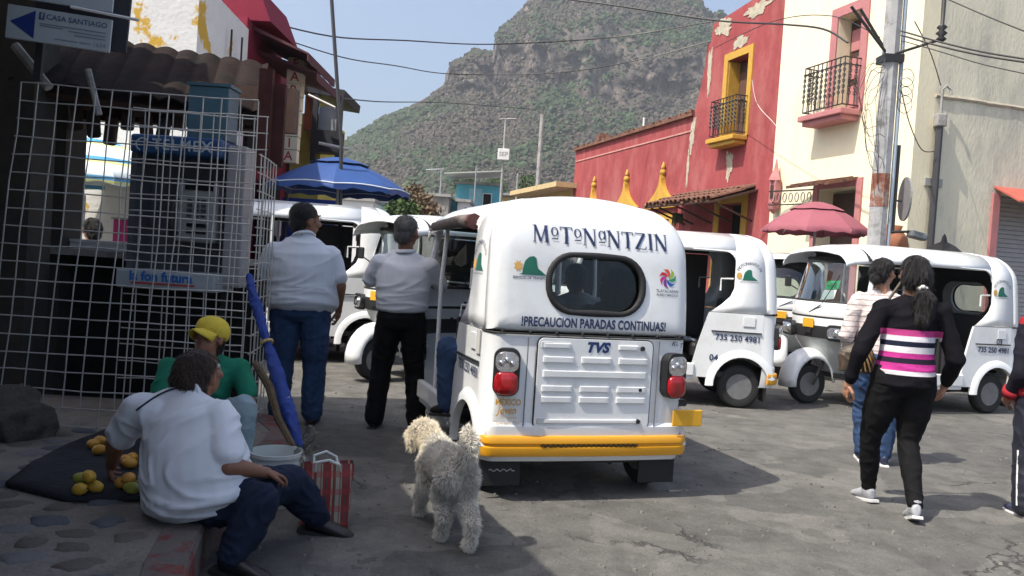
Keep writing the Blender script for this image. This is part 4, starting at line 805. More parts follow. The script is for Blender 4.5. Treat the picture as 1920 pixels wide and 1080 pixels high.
def plaid():
    m = bands('plaid_red', 0, [(0, (.21, .04, .042)), (.018, (.30, .25, .20)), (.026, (.21, .04, .042)), (.034, (.07, .08, .06)), (.040, (.30, .26, .21)), (.058, (.16, .12, .09)), (.064, (.30, .25, .20)), (.070, (.19, .045, .045)), (.086, (.08, .07, .07)), (.092, (.21, .04, .042))], .092)
    n = m.node_tree; L = n.links; b = n.nodes['Principled BSDF']; src = b.inputs['Base Color'].links[0].from_socket; sp = [x for x in n.nodes if x.type == 'SEPXYZ'][0]
    w = n.nodes.new('ShaderNodeMath'); w.operation = 'FLOORED_MODULO'; w.inputs[1].default_value = .083; L.new(sp.outputs[2], w.inputs[0]); c = n.nodes.new('ShaderNodeMath'); c.operation = 'LESS_THAN'; c.inputs[1].default_value = .03; L.new(w.outputs[0], c.inputs[0]); c2 = n.nodes.new('ShaderNodeMath'); c2.operation = 'MULTIPLY'; c2.inputs[1].default_value = .5; L.new(c.outputs[0], c2.inputs[0])
    x = n.nodes.new('ShaderNodeMix'); x.data_type = 'RGBA'; L.new(c2.outputs[0], x.inputs[0]); L.new(src, x.inputs[6]); x.inputs[7].default_value = (.30, .05, .05, 1); L.new(x.outputs[2], b.inputs['Base Color']); return m
bg_ = thing('shopping_bag', 'red and cream plaid woven shopping bag standing on the road by the kerb', 'bag', atz(607, 984)); bg_.rotation_euler = (0, 0, .3); mb = MB(); rings = []
for j in range(12):
    z = .31 * j / 11; ring = []
    for x, y in rrect(.23 + .03 * j / 11, .15 - .05 * j / 11, .03, 5): ring.append((x + .012 * mnoise.noise(V((x * 9, z * 9, 3))), y + .012 * mnoise.noise(V((x * 12, z * 8, 7))) * (1 + j / 6), z + (.02 * mnoise.noise(V((x * 8, y * 8, 1))) if j == 11 else 0)))
    rings.append(ring)
mb.loft(rings, cap1=False); mb.build('body', plaid(), bg_, True)
for s_ in (-1, 1): MB().tube([(-.06, s_ * .05, .28), (-.06, s_ * .07, .33), (0, s_ * .09, .345), (.05, s_ * .08, .32), (.06, s_ * .05, .28)], .007, 6).build('handle', WPL, bg_)
pt = thing('plastic_bag', 'crumpled clear plastic bag tucked between the bucket and plaid bag', 'plastic bag', atz(570, 945)); mb = MB(); mb.ell((0, 0, .16), (.07, .06, .17), n=16, m=10); mb.ell((.01, 0, .37), (.03, .02, .05)); me = solid(mb, .012, 1, .02, (14, 14, 14)); link('body', me, glassmat('clear_plastic', (.75, .75, .72), .9, .2), pt)
tp = thing('rolled_umbrella', 'long folded blue umbrella leaning on the corner of the wire cage', 'umbrella', (0, 0, 0)); a = at(466, 520, 5.0); b = at(500, 640, 4.85); c_ = at(562, 838, 4.55)
pts_ = [a.lerp(b, k / 4) for k in range(4)] + [b.lerp(c_, k / 9) for k in range(10)]
me = solid(MB().limb(pts_, [.022, .030, .034, .030, .024, .032, .038, .040, .036, .040, .037, .034, .03, .02], 10), .008, 2, .006, (20, 20, 8)); link('folded_canopy', me, BLU, tp)
for k in (4, 9): p, q = pts_[k], pts_[k + 1]; MB().tube([p, q.lerp(p, .8)], .038, 10).build('tie', mat('ochre_cord', (.4, .3, .12)), tp)
MB().tube([c_, c_ + (c_ - b).normalized() * .12], .012, 8).build('tip', STEEL, tp)
a = at(478, 680, 4.7); b = at(553, 842, 4.5); o = MB().tube([a, a.lerp(b, .3) + V((.015, 0, .01)), a.lerp(b, .65) - V((.015, 0, 0)), b], [.02, .025, .022, .017], 7).build('wooden_stick', mat('bark_brown', (.11, .08, .05), .85, .3, 14, .4)); tag(o, 'rough brown wooden stick leaning beside the folded blue umbrella', 'stick')
a = at(488, 700, 4.62); b = at(520, 770, 4.55); 
# ------------------------------------------------------------------ mototaxi (local: y runs forward from the rear face)
PW = mat('white_paint', (.74, .76, .77), .28, .025, 2, coat=.4, dirt=(.47, .46, .42), dscale=3.2, damt=.38, dlo=.5, dhi=.75)
PW2 = mat('white_paint_grey', (.52, .55, .55), .35, .04, 2, coat=.2, dirt=(.34, .32, .28), dscale=3, damt=.4, dlo=.5, dhi=.75)
RUB = mat('black_rubber', (.014, .014, .015), .7, .2, 10); BPL = mat('black_plastic', (.018, .018, .02), .45, .15, 8)
SEATM = mat('dark_vinyl', (.016, .015, .016), .5, .2, 8); YBUM = mat('yellow_bumper', (.72, .33, .012), .35, .05, 4, coat=.3); YPL = mat('yellow_plate', (.68, .36, .02), .5, .08, 10)
INK = mat('navy_lettering', (.022, .035, .10), .5); GRN = mat('green_logo', (.012, .13, .085), .5); GLS = glassmat('vehicle_glass', (.62, .72, .72), 1.6); DGL = glassmat('rear_glass', (.55, .6, .6), .9)
CHR = mat('lamp_chrome', (.75, .76, .78), .12, .2, 40, metal=.9); CLR = glassmat('clear_lens', (.95, .95, .95), 2.5, .06)
REDL = mat('red_lens', (.32, .008, .012), .15, .35, 35, coat=.5)
TAN = mat('tan_lining', (.22, .15, .075), .8, .2, 5); INT = mat('cab_lining', (.030, .030, .032), .8, .2, 5)
def side_logo():
    prof = [(-.085, -.03), (-.062, -.022), (-.055, .02), (-.045, .05), (-.022, .072), (.005, .078), (.022, .066), (.026, .03), (.034, .008), (.055, -.006), (.078, -.024), (.09, -.03)]
    return poly2d(prof)
def serif(s, size):                                     # a light roman face drawn stroke by stroke; lower-case letters are small and underlined
    out = []; x = 0; T, t, e = .17, .065, .035
    def q(pts): out.append(poly2d([((x + a) * size, b * size) for a, b in pts]))
    def bar(x0, y0, x1, y1, w): 
        d = math.hypot(x1 - x0, y1 - y0); nx, ny = -(y1 - y0) / d * w / 2, (x1 - x0) / d * w / 2
        q([(x0 + nx, y0 + ny), (x0 - nx, y0 - ny), (x1 - nx, y1 - ny), (x1 + nx, y1 + ny)])
    def ser(cx, y, w=.2): q([(cx - w / 2, y), (cx + w / 2, y), (cx + w / 2, y + e), (cx - w / 2, y + e)])
    for c in s:
        if c == 'M': bar(.12, 0, .16, 1, t); bar(.16, 1, .48, .05, T * .85); bar(.48, .05, .80, 1, t); bar(.80, 1, .84, 0, T); ser(.12, 0); ser(.84, 0, .28); ser(.12, .965, .2); ser(.85, .965, .2); x += 1.05
        elif c == 'T': bar(.4, 0, .4, 1, T); ser(.4, 0, .32); q([(.03, .945), (.77, .945), (.77, 1), (.03, 1)]); bar(.05, .8, .05, 1, .05); bar(.75, .8, .75, 1, .05); x += .82
        elif c == 'N': bar(.14, 0, .14, 1, t); bar(.14, 1, .74, 0, T); bar(.74, 0, .74, 1, t); ser(.14, 0); ser(.1, .965, .22); ser(.74, .965); x += .92
        elif c == 'Z': q([(.05, 0), (.75, 0), (.77, .2), (.73, .2), (.68, .055), (.05, .055)]); q([(.07, .945), (.72, .945), (.72, 1), (.07, 1), (.05, .8), (.09, .8)]); bar(.12, .03, .66, .97, T); x += .84
        elif c == 'I': bar(.2, 0, .2, 1, T); ser(.2, 0, .32); ser(.2, .965, .32); x += .44
        elif c in 'oa':
            ring = [(.27 + .22 * math.cos(a), .68 + .27 * math.sin(a)) for a in [2 * PI * k / 16 for k in range(16)]]; inn = [(.27 + .13 * math.cos(a), .68 + .225 * math.sin(a)) for a in [2 * PI * k / 16 for k in range(16)]]
            for k in range(16): j = (k + 1) % 16; q([ring[k], ring[j], inn[j], inn[k]])
            if c == 'a': bar(.46, .42, .46, .96, .08)
            q([(.08, .22), (.48, .22), (.48, .28), (.08, .28)]); x += .57
    g = merge2d(*out); return [(a - x * size / 2, b - size / 2) for a, b in g[0]], g[1]
def moto_tree(root):
    HW = .635
    def outline(zb=.965):
        out = [(-HW, zb)]
        for k in range(6): z = zb + (1.46 - zb) * (k + 1) / 6; out.append((-(HW - .012 * ((z - zb) / .5) ** 2), z))
        for k in range(1, 12): a = PI - (PI / 2) * k / 12; out.append((-.623 + .25 + .25 * math.cos(a), 1.46 + .285 * math.sin(a)))
        for k in range(11): x = -.373 + .746 * k / 10; out.append((x, 1.745 + .04 * (1 - (x / .373) ** 2)))
        return out + [(-x, z) for x, z in reversed(out[:18])]
    OUT = outline(); n = len(OUT)
    # dense closed ring by angle about the window centre
    CZ = 1.26; N = 96; poly = OUT
    def hit(a):
        dx, dz = math.cos(a), math.sin(a); best = None
        for (x0, z0), (x1, z1) in zip(poly, poly[1:] + poly[:1]):
            ex, ez = x1 - x0, z1 - z0; den = dx * ez - dz * ex
            if abs(den) < 1e-9: continue
            t = (x0 * ez - (z0 - CZ) * ex) / den; u = (x0 * dz - (z0 - CZ) * dx) / den
            if t > 0 and -1e-6 <= u <= 1 + 1e-6: best = t if best is None else min(best, t)
        return (dx * best, CZ + dz * best)
    ANG = [2 * PI * (k + .5) / N for k in range(N)]; O = [hit(a) for a in ANG]
    wpoly = rrect(.59, .325, .15, 8)
    def hitw(a, g=0):
        dx, dz = math.cos(a), math.sin(a); w = .59 / 2 + g; h = .325 / 2 + g; r = .15 + g
        lo, hi = 0, 1
        for _ in range(24):
            m = (lo + hi) / 2; X, Z = abs(dx * m), abs(dz * m); qx, qz = max(X - (w - r), 0), max(Z - (h - r), 0); ins_ = X <= w and Z <= h and math.hypot(qx, qz) <= r
            if ins_: lo = m
            else: hi = m
        return (dx * lo, CZ + dz * lo)
    Wn = [hitw(a) for a in ANG]
    lean = lambda z: (z - .965) * .10 + (max(0, z - 1.42) / .36) ** 2 * .10
    def ring(fr, y, inset=0):
        return [V((w[0] + (o[0] - w[0]) * fr, y + lean(w[1] + (o[1] - w[1]) * fr) * (1 if y < .2 else 1), w[1] + (o[1] - w[1]) * fr)) for w, o in zip(Wn, O)]
    rings = [ring(0, .03), ring(0.0, .0), ring(.35, -.004), ring(.7, 0), ring(.86, .012), ring(.95, .04), ring(.99, .085), ring(1, .13)]
    mb = MB(); keep = []
    vs_ = [p for r in rings for p in r]; fs_ = []
    for i in range(len(rings) - 1):
        for j in range(N): k = (j + 1) % N; fs_.append((i * N + j, i * N + k, (i + 1) * N + k, (i + 1) * N + j))
    mb.add(vs_, fs_); bv = BVHTree.FromPolygons([V(v) for v in vs_], fs_)
    # rear posts and roof: open sections
    def sec(y, sx=1, dz=0, zmin=.965): return [V((x * sx, y, z + dz * max(0, (z - 1.3) / .48))) for x, z in OUT]
    yr = lambda z: .13 + lean(z)
    s0 = [V((x, yr(z), z)) for x, z in OUT]
    def door(z): return .50 + .10 * max(0, (1.18 - z) / .2) if z < 1.5 else .50 - 0 + (1 if z > 1.66 else ((z - 1.5) / .16) ** 3 * .35)
    s1 = [V((x, .47 + .22 * max(0, (1.2 - z) / .235) ** 1.6, z)) for x, z in OUT]
    mb.loft([s0, [a.lerp(b, .5) for a, b in zip(s0, s1)], s1], closed=False)
    top = [i for i, (x, z) in enumerate(OUT) if z > 1.60]; a_, b_ = top[0], top[-1]
    rs = []
    for y, sx, dz in ((.47, 1, 0), (.9, 1.0, .0), (1.4, 1.0, .0), (1.8, .985, -.008), (2.1, .95, -.03), (2.26, .91, -.06), (2.34, .885, -.095), (2.36, .88, -.115)): rs.append([p for p in sec(y, sx, dz)[a_:b_ + 1]])
    for r in rs: r.insert(0, V((r[0].x * .985, r[0].y, r[0].z - .005 - .03))); r.append(V((r[-1].x * .985, r[-1].y, r[-1].z - .005 - .03)))
    mb.loft(rs, closed=False)
    for s_ in (-1, 1):                                   # rounded upper rear corner of the door opening
        pl = [(.465, 1.62), (.465, 1.45)] + [(.465 + .12 * (1 - math.cos(t)), 1.45 + .13 * math.sin(t)) for t in [k * PI / 2 / 6 for k in range(1, 7)]] + [(.9, 1.585), (.9, 1.62)]
        mb.prism(pl, lambda u, w, d: (s_ * ((.619 - .045 * max(0, (w - 1.46) / .16) ** 2) - d), u, w), 0, .02)
    hood = mb.build('hood', PW, root, True, sharp=50); hood.modifiers.new('thick', 'SOLIDIFY').thickness = .012; hood.modifiers['thick'].offset = -1
    # inner lining
    li = MB().loft([[V((p.x * .965, p.y + .02, p.z - .03)) for p in sec(y)[a_:b_ + 1]] for y in (.5, 1.2, 2.1)], closed=False); li.build('roof_lining', INT, root, True)
    inn = MB().prism([(x * .96, z) for x, z in OUT], lambda u, w, d: (u, .135 + lean(w) + d, w), .0, .006, hole=[(w[0] * 1.1, CZ + (w[1] - CZ) * 1.15) for w in Wn][::-1]); inn.build('rear_lining', INT, root)
    # window gasket and glass
    gk = MB(); gr = []
    for k in range(48):
        a = 2 * PI * k / 48; x, z = hitw(a, .004); gr.append(V((x, lean(z) - .006, z)))
    rr = []
    for k in range(48):
        c = gr[k]; o = (c - V((0, c.y, CZ))).normalized(); rr.append([c + o * .02 * math.cos(t) + V((0, .013 * math.sin(t), 0)) for t in [2 * PI * q / 8 for q in range(8)]])
    gk.loft(rr, loop=True); gk.build('window_gasket', RUB, root, True)
    MB().add([V((w[0], .024 + lean(w[1]), w[1])) for w in Wn], [tuple(range(N))]).build('rear_window', DGL, root)
    # lower body: rounded rear skirt
    cont = [(-.65, .16)] + [(-.65 + .085 * (1 - math.cos(t)), .16 - .15 * math.sin(t) * 1.0) for t in [k * PI / 2 / 6 for k in range(1, 7)]]; cont = cont + [(-.3, .0), (0, -.006), (.3, 0)] + [(-x, y) for x, y in reversed(cont)]
    prof = [(.23, .985, .012), (.25, .99, -.002), (.40, .995, -.016), (.435, .992, -.016), (.455, .985, .0), (.70, .985, 0), (.72, .98, .004), (.96, .977, .004)]
    lb = MB(); lb.loft([[V((x * sx, y + dy, z)) for x, y in cont] for z, sx, dy in prof], closed=False)
    arch = [(.345 + .29 * math.cos(t), .235 + .29 * math.sin(t)) for t in [k * PI / 12 for k in range(13)]]
    side = [(.155, .235), (.155, .96), (.70, .96), (.71, .93), (.745, .80), (.79, .62), (.83, .42), (.83, .30), (.70, .30), (.68, .235)] 
    sidep = [(.155, .235), (.155, .96), (.70, .96), (.715, .92), (.75, .80), (.80, .62), (.84, .42), (.84, .30), (.645, .30)] + [(y, z) for y, z in arch[1:-1] if y > .16 ] + [(.156, .42)]
    sidep = [(.155, .96), (.70, .96), (.715, .92), (.75, .80), (.80, .62), (.84, .44), (.84, .30), (.63, .30)] + [(y, z) for y, z in arch if z > .30 and y > .16] + [(.155, .455)]
    for s_ in (-1, 1): lb.prism(sidep, lambda u, w, d: (s_ * (.641 - .006 * (w - .3) - d), u, w), 0, .025)
    lower = lb.build('lower_body', PW, root, True, sharp=35)
    for s_ in (-1, 1):
        fl = []
        for y, z in [(.345 + .29 * math.cos(t), .235 + .30 * math.sin(t)) for t in [-.05 + k * (PI * .94) / 16 for k in range(17)]]:
            d = V((0, y - .345, z - .235)).normalized(); c = V((s_ * .64, y, z)); fl.append([c - d * .012 - V((s_ * .02, 0, 0)), c - d * .012 + V((s_ * .028, 0, 0)), c + d * .035 + V((s_ * .024, 0, 0)), c + d * .062 + V((s_ * .002, 0, 0)), c + d * .062 - V((s_ * .02, 0, 0))])
        MB().loft(fl).build('wheel_arch', PW, root, True, sharp=40)
        MB().loft([[V((s_ * (.645 + o), y, z)) for y, z, o in ((.17, .445, .0), (.17, .425, .014), (.17, .33, .014), (.17, .30, 0))], [V((s_ * (.645 + o), y, z)) for y, z, o in ((.17 + .66, .445, .0), (.17 + .66, .425, .014), (.17 + .66, .33, .014), (.83, .30, 0))]], closed=False) if False else None
        MB().box((s_ * .640, 1.28, .37), (.05, .92, .13)).box((s_ * .625, 1.28, .29), (.04, .92, .05)).build('side_sill', PW, root, bevel=.012)
        MB().box((s_ * .648, .42, .772), (.012, .5, .012)).build('side_crease', BPL, root)
        MB().tube([(s_ * .60, 1.42, .42), (s_ * .60, 1.42, 1.2), (s_ * .575, 1.42, 1.62)], .016, 8).build('side_pillar', PW, root)
        MB().tube([(s_ * .60, .60, 1.18), (s_ * .60, .60, 1.30), (s_ * .605, .48, 1.305)], .010, 6).build('grab_rail', PW, root)
    # seam strip with bolts
    st = [V((x * .979 - 0, y + .004 - .004, .962)) for x, y in cont]; MB().tube([p + V((0, -.003, 0)) for p in st], .0055, 5).build('seam_strip', RUB, root)
    bolt = MB().lathe([(.009, -.006), (.009, .004), (.004, .008)], 8, R=Matrix.Rotation(PI / 2, 3, 'X')).mesh('seam_bolt'); bolt.materials.append(RUB)
    for k in range(8): x = -.56 + 1.12 * k / 7; inst('seam_bolt', bolt, root, (x, -.004 + (.02 if abs(x) > .5 else 0), .972))
    # engine hatch with pressed ribs
    HX = 0.012; hy = -.008
    MB().prism(rrect(.735, .535, .04, 5), lambda u, w, d: (HX + u, hy + d - .001, .683 + w), 0, .008).build('hatch_gap', RUB, root)
    hat = MB().prism(rrect(.722, .522, .035, 5), lambda u, w, d: (HX + u, hy - .006 + d, .683 + w), 0, .012).build('engine_hatch', PW, root, bevel=.003)
    def rib(x, z, w, h): 
        o = MB().loft([[V((HX + x + a * w / 2 * k, hy - .006 - e, z + b * h / 2 * k)) for a, b in ((-1, -1), (1, -1), (1, 1), (-1, 1))] for k, e in ((1, -.001), (.97, .008), (.8, .010))]).build('rib', PW, hat, bevel=.003)
    for x in (-.235, 0, .235):
        for z in (.822, .655, .592): rib(x, z, .19, .036)
    rib(0, .74, .66, .04); rib(-.25, .902, .17, .028); rib(.2, .902, .13, .028); rib(0, .468, .62, .02)
    for x, z, r in ((.29, .90, .014), (.29, .655, .011), (.29, .468, .014)): MB().lathe([(r, 0), (r, .012)], 10, (HX + x, hy - .006, z), Matrix.Rotation(PI / 2, 3, 'X')).build('lock', BPL, hat)
    for x, z in ((-.31, .47), (-.31, .905)): MB().box((HX + x, hy - .008, z), (.07, .008, .035)).build('hinge', PW2, hat, bevel=.003)
    for x in (-.41, .415): MB().box((x, -.0085, .68), (.005, .006, .53)).build('panel_seam', mat('seam_grey', (.16, .165, .17)), root)
    MB().box((.605, .86, .99), (.012, .68, 1.14)).build('added_dark_curtain', BPL, root)  # black curtain added so the open cab reads dark inside
    # rear lamps
    for s_ in (-1, 1):
        R_ = Matrix.Rotation(.22 if s_ > 0 else -.30, 3, 'Z'); c = V((.525, -.016, .745)) if s_ > 0 else V((-.53, -.012, .745))
        g = lambda u, w, d: c + R_ @ V((u, d, w))
        MB().prism(rrect(.15, .27, .055, 6), g, -.022, .05).build('lamp_housing', BPL, root, bevel=.008)
        lens = []
        tl = MB().loft([[g(u * k, w * k2 - .062, d) for u, w in rrect(.136, .134, .045, 5)] for k, k2, d in ((1, 1, -.018), (.97, .97, -.036), (.8, .85, -.046), (.3, .3, -.05))]); tl.build('tail_lens', REDL, root, True)
        wl = MB().loft([[g(u * k, w * k2 + .058, d) for u, w in rrect(.136, .122, .05, 5)] for k, k2, d in ((1, 1, -.018), (.97, .97, -.034), (.8, .85, -.042), (.3, .3, -.045))]); wl = wl.build('indicator_lens', CLR, root, True)
        MB().prism(rrect(.13, .115, .045, 5), lambda u, w, d: g(u, w + .058, d), -.025, -.0225).build('reflector', CHR, wl)
        for k in range(3): MB().ell(g(-.03 + .03 * k, .05 + .018 * (k % 2), -.024), (.018, .018, .018)).build('bulb_dome', CHR, wl, True)
    MB().prism(rrect(.12, .04, .018, 4), lambda u, w, d: (.60 + u * .8, .03 + d + abs(u) * .4, .575 + w), -.03, .02).build('plate_lamp', BPL, root)
    pl_ = MB().box((0, 0, 0), (.20, .012, .10)).build('licence_plate', YPL, root, bevel=.006); pl_.location = (.625, -.03, .492); pl_.rotation_euler = (0, 0, .0)
    # bumper
    bc = [(x * 1.035, y - .035) for x, y in cont[1:-1]]; bp = [(.262, .02), (.268, .002), (.285, -.004), (.318, -.004), (.324, .006), (.336, .006), (.342, -.004), (.368, -.004), (.38, .004), (.384, .022)]
    def off(i, d):
        a, b = V((*bc[max(i - 1, 0)], 0)), V((*bc[min(i + 1, len(bc) - 1)], 0)); t = (b - a).normalized(); return V((bc[i][0], bc[i][1], 0)) + V((t.y, -t.x, 0)) * -d
    MB().loft([[off(i, d) + V((0, 0, z)) for z, d in bp] for i in range(len(bc))]).build('bumper', YBUM, root, True, sharp=40)
    mb = MB()
    for k in range(58): x = -.30 + .60 * k / 57; mb.box((x, -.0375, .3295 + .004 * math.sin(k * 2.1)), (.006, .01, .010), Matrix.Rotation(.5 * math.sin(k * 1.3), 3, 'Y'))
    mb.build('bumper_print', BPL, root)['kind'] = 'stuff'
    # running gear
    def wheel(c, steer=0):
        R_ = Matrix.Rotation(PI / 2, 3, 'Y'); w = bpy.data.objects.new('wheel', None)
        ty = MB().lathe([(.125, -.052), (.16, -.062), (.195, -.058), (.214, -.04), (.218, -.012), (.212, -.008), (.218, -.004), (.218, .004), (.212, .008), (.218, .012), (.214, .04), (.195, .058), (.16, .062), (.125, .052)], 36, R=R_, cap0=False, cap1=False).build('wheel', RUB, root, True, sharp=30)
        ty.location = c; ty.rotation_euler = (0, 0, steer)
        MB().lathe([(.128, -.054), (.11, -.05), (.10, -.03), (.07, -.022), (.045, -.034), (.02, -.036), (.02, .036), (.045, .034), (.07, .022), (.10, .03), (.11, .05), (.128, .054)], 28, R=R_).build('rim', mat('rim_grey', (.20, .20, .205), .45, .15, 12, metal=.3), ty, True, sharp=30)
        MB().lathe([(.098, -.0345), (.088, -.029), (.072, -.0265), (.066, -.030), (.066, -.0355), (.098, -.0375)], 24, R=R_, cap0=False, cap1=False).build('rim_recess', mat('rim_shadow_paint', (.05, .05, .052), .6, .2, 12), ty)
        for k in range(4): a = k * PI / 2; MB().lathe([(.011, -.038), (.011, .038)], 6, (0, .05 * math.cos(a), .05 * math.sin(a)), R_).build('wheel_nut', STEEL, ty)
        return ty
    wheel((-.535, .345, .218)); wheel((.535, .345, .218)); fwh = wheel((0, 2.33, .218), .0)
    MB().tube([(-.5, .345, .22), (.5, .345, .22)], .03, 8).ell((0, .36, .26), (.14, .16, .12)).box((0, .28, .30), (.74, .4, .2)).tube([(-.28, .0 + .06, .24), (-.28, .6, .24)], .05, 10).tube([(.2, .1, .2), (.2, .9, .26)], .018, 6).build('drivetrain', mat('greasy_metal', (.03, .027, .025), .6, .4, 10), root, True)
    for s_ in (-1, 1): MB().box((s_ * .5, .085, .17), (.24, .012, .19)).build('mud_flap', RUB, root)
    MB().tube([(-.57 + .012 * k, .076, .165 + .008 * math.sin(k * 1.9)) for k in range(14)], .0022, 4).build('flap_script', WHT, root)
    # floor, seats, front
    MB().box((0, 1.3, .33), (1.16, 1.6, .05)).build('floor', BPL, root)
    MB().box((0, .62, .56), (1.12, .46, .16)).build('rear_seat', SEATM, root, bevel=.04); MB().box((0, .36, .86), (1.12, .12, .44), Matrix.Rotation(.12, 3, 'X')).build('seat_back', SEATM, root, bevel=.04)
    MB().box((0, 1.0, .66), (1.14, .04, .62)).build('partition', INT, root); MB().tube([(-.55, 1.0, .98), (-.55, 1.0, 1.05), (.55, 1.0, 1.05), (.55, 1.0, .98)], .012, 6).build('partition_rail', PW2, root)
    MB().box((.1, 1.32, .62), (.80, .42, .12)).box((0, 1.32, .45), (.36, .36, .2)).build('driver_seat', SEATM, root, bevel=.03); MB().box((.0, 1.11, .86), (.42, .08, .36)).build('driver_backrest', SEATM, root, bevel=.04)
    MB().tube([(0, 2.2, .5), (0, 1.98, .98)], .03, 8).tube([(-.3, 1.86, 1.02), (-.12, 1.95, .98), (.12, 1.95, .98), (.3, 1.86, 1.02)], .016, 8).build('handlebar', BPL, root)
    fc = lambda hw, yf, b, z, m=15: [V((hw * (-1 + 2 * k / (m - 1)), yf - b * abs(-1 + 2 * k / (m - 1)) ** 2.2, z)) for k in range(m)]
    MB().loft([fc(.57, 2.30, .20, 1.125), fc(.585, 2.335, .22, 1.08), fc(.585, 2.35, .22, .985), fc(.58, 2.345, .22, .965)], closed=False).build('front_panel', PW, root, True)
    MB().loft([fc(.583, 2.343, .22, .968), fc(.588, 2.349, .22, .96), fc(.583, 2.343, .22, .945)], closed=False).build('front_seam', RUB, root, True)
    MB().loft([fc(.58, 2.345, .22, .945), fc(.575, 2.35, .22, .86)], closed=False).build('front_panel', PW, root, True)
    MB().loft([fc(.575, 2.352, .22, .862), fc(.57, 2.36, .22, .82), fc(.55, 2.35, .22, .73)], closed=False).build('front_grille', BPL, root, True)
    MB().loft([fc(.55, 2.335, .22, .745), fc(.52, 2.30, .22, .66), fc(.42, 2.20, .18, .50), fc(.30, 2.10, .14, .36), fc(.26, 2.04, .12, .28)], closed=False).build('front_cowl', PW2, root, True)
    for s_ in (-1, 1): MB().loft([[V((s_ * .575, 2.10, 1.1)), V((s_ * .583, 1.98, 1.1))], [V((s_ * .57, 2.12, .74)), V((s_ * .59, 1.9, .74))], [V((s_ * .42, 2.02, .5)), V((s_ * .6, 1.82, .5))], [V((s_ * .28, 1.92, .3)), V((s_ * .6, 1.75, .3))]], closed=False).build('cowl_side', PW2, root, True)
    wb_, wt_ = fc(.56, 2.30, .20, 1.125), fc(.50, 2.16, .15, 1.60)
    MB().loft([[p.lerp(q, k / 4) for p, q in zip(wb_, wt_)] for k in range(5)], closed=False).build('windscreen', GLS, root, True)
    MB().tube(wb_, .014, 6).tube(wt_, .02, 6).build('windscreen_seal', RUB, root)
    for s_ in (0, -1):
        MB().tube([wb_[s_] + V((0, -.01, 0)), wt_[s_] + V((0, -.03, 0)), wt_[s_] + V((0, -.06, .06))], .026, 8).build('front_pillar', PW, root); k = -1 if s_ == 0 else 1
        MB().tube([wb_[s_] + V((0, -.02, .1)), wb_[s_] + V((k * .12, .02, .16))], .008, 5).build('mirror_arm', BPL, root); MB().box(wb_[s_] + V((k * .15, .02, .2)), (.1, .03, .13)).build('mirror', BPL, root, bevel=.02)
        c = V((k * .40, 2.265, .80)); R_ = Matrix.Rotation(-k * .30, 3, 'Z'); g = lambda u, w, d: c + R_ @ V((u, d, w))
        MB().prism(rrect(.30, .17, .06, 6), g, 0, .05).build('headlight_bezel', BPL, root, bevel=.01)
        hl = MB().loft([[g(u * q, w * q, d) for u, w in rrect(.25, .12, .05, 6)] for q, d in ((1, .05), (.95, .066), (.6, .078), (.1, .08))]).build('headlight', CLR, root, True)
        MB().prism(rrect(.24, .11, .045, 5), g, .051, .053).build('reflector', CHR, hl); MB().ell(g(-k * .03, 0, .055), (.045, .03, .045)).ell(g(k * .07, .0, .055), (.03, .02, .03)).build('lamp_bowl', CHR, hl, True)
    MB().box((-.0, 2.365, .885), (.17, .012, .10)).build('front_plate', YPL, root, bevel=.005); MB().box((0, 2.368, .80), (.12, .01, .05)).build('front_badge', BPL, root)
    MB().tube([(-.15, 2.34, 1.09), (.02, 2.345, 1.00)], .007, 5).tube([(-.15, 2.33, 1.10), (-.32, 2.26, 1.42)], .005, 4).build('wiper', RUB, root)
    rings = []
    for k in range(13):
        a = math.radians(-8 + 186 * k / 12); ring = []
        for q in range(13): t = -PI / 2 + PI * q / 12; r = .225 + .085 * math.cos(t); ring.append(V((.135 * math.sin(t), 2.33 + r * math.cos(a) * 1.05, .235 + r * math.sin(a) * 1.22)))
        rings.append(ring)
    MB().loft(rings, closed=False).build('front_fender', PW, root, True).modifiers.new('t', 'SOLIDIFY').thickness = .008
    MB().tube([(.1, 2.33, .22), (.1, 2.2, .5), (0, 2.15, .62)], .02, 6).tube([(-.1, 2.33, .22), (-.1, 2.2, .5), (0, 2.15, .62)], .02, 6).build('fork', BPL, root)
    # printing on the side (passenger) posts
    def rear(x, z, o=.004):
        h_ = bv.ray_cast(V((x, -1, z)), V((0, 1, 0)))[0]; return V((x, (h_.y if h_ else .1) - o, z))
    for s_ in (-1, 1):
        sx = lambda z: s_ * (.6365 - .012 * max(0, (z - .965) / .5) ** 2 + .002)
        F = lambda y0, z0: (lambda x, y: (sx(z0 + y), y0 + s_ * x * -1 * -1 if s_ > 0 else y0 - x, z0 + y))
        f = F(.33, 1.33); flat(side_logo(), f).build('mountain_logo', GRN, root); flat(poly2d([(-.1 + .028 * math.cos(t), .01 + .034 * math.sin(t)) for t in [q * PI / 6 for q in range(12)]]), lambda x, y: (f(x, y)[0] - s_ * .001, *f(x, y)[1:])).build('sun_logo', mat('sun_orange', (.62, .36, .10)), root)
        gs = []
        for i, ch in enumerate('MOTONANTZIN'):
            th = math.radians(150 - 12 * i); gg = text2d(ch, .042); ca, sa = math.cos(th - PI / 2), math.sin(th - PI / 2); gs.append(([(.125 * math.cos(th) + x * ca - y * sa, .015 + .125 * math.sin(th) + x * sa + y * ca) for x, y in gg[0]], gg[1]))
        flat(merge2d(*gs), f).build('lettering', INK, root)
        flat(shift2d(text2d('SERVICIO DE TRANSPORTE', .016), 0, -.048), f).build('lettering', INK, root)
        f2 = lambda x, y: (s_ * (.641 + .0035 - .0), (.40 + x) if s_ > 0 else (.40 - x), .70 + y + .02 * ((.40 - x) if s_ < 0 else x)); flat(text2d('735 250 4981', .082, bold=.0015), f2).build('phone_number', INK, root)
        MB().box((s_ * .645, .30, .885), (.006, .12, .1)).build('fuel_flap', PW, root, bevel=.004)
    return rear
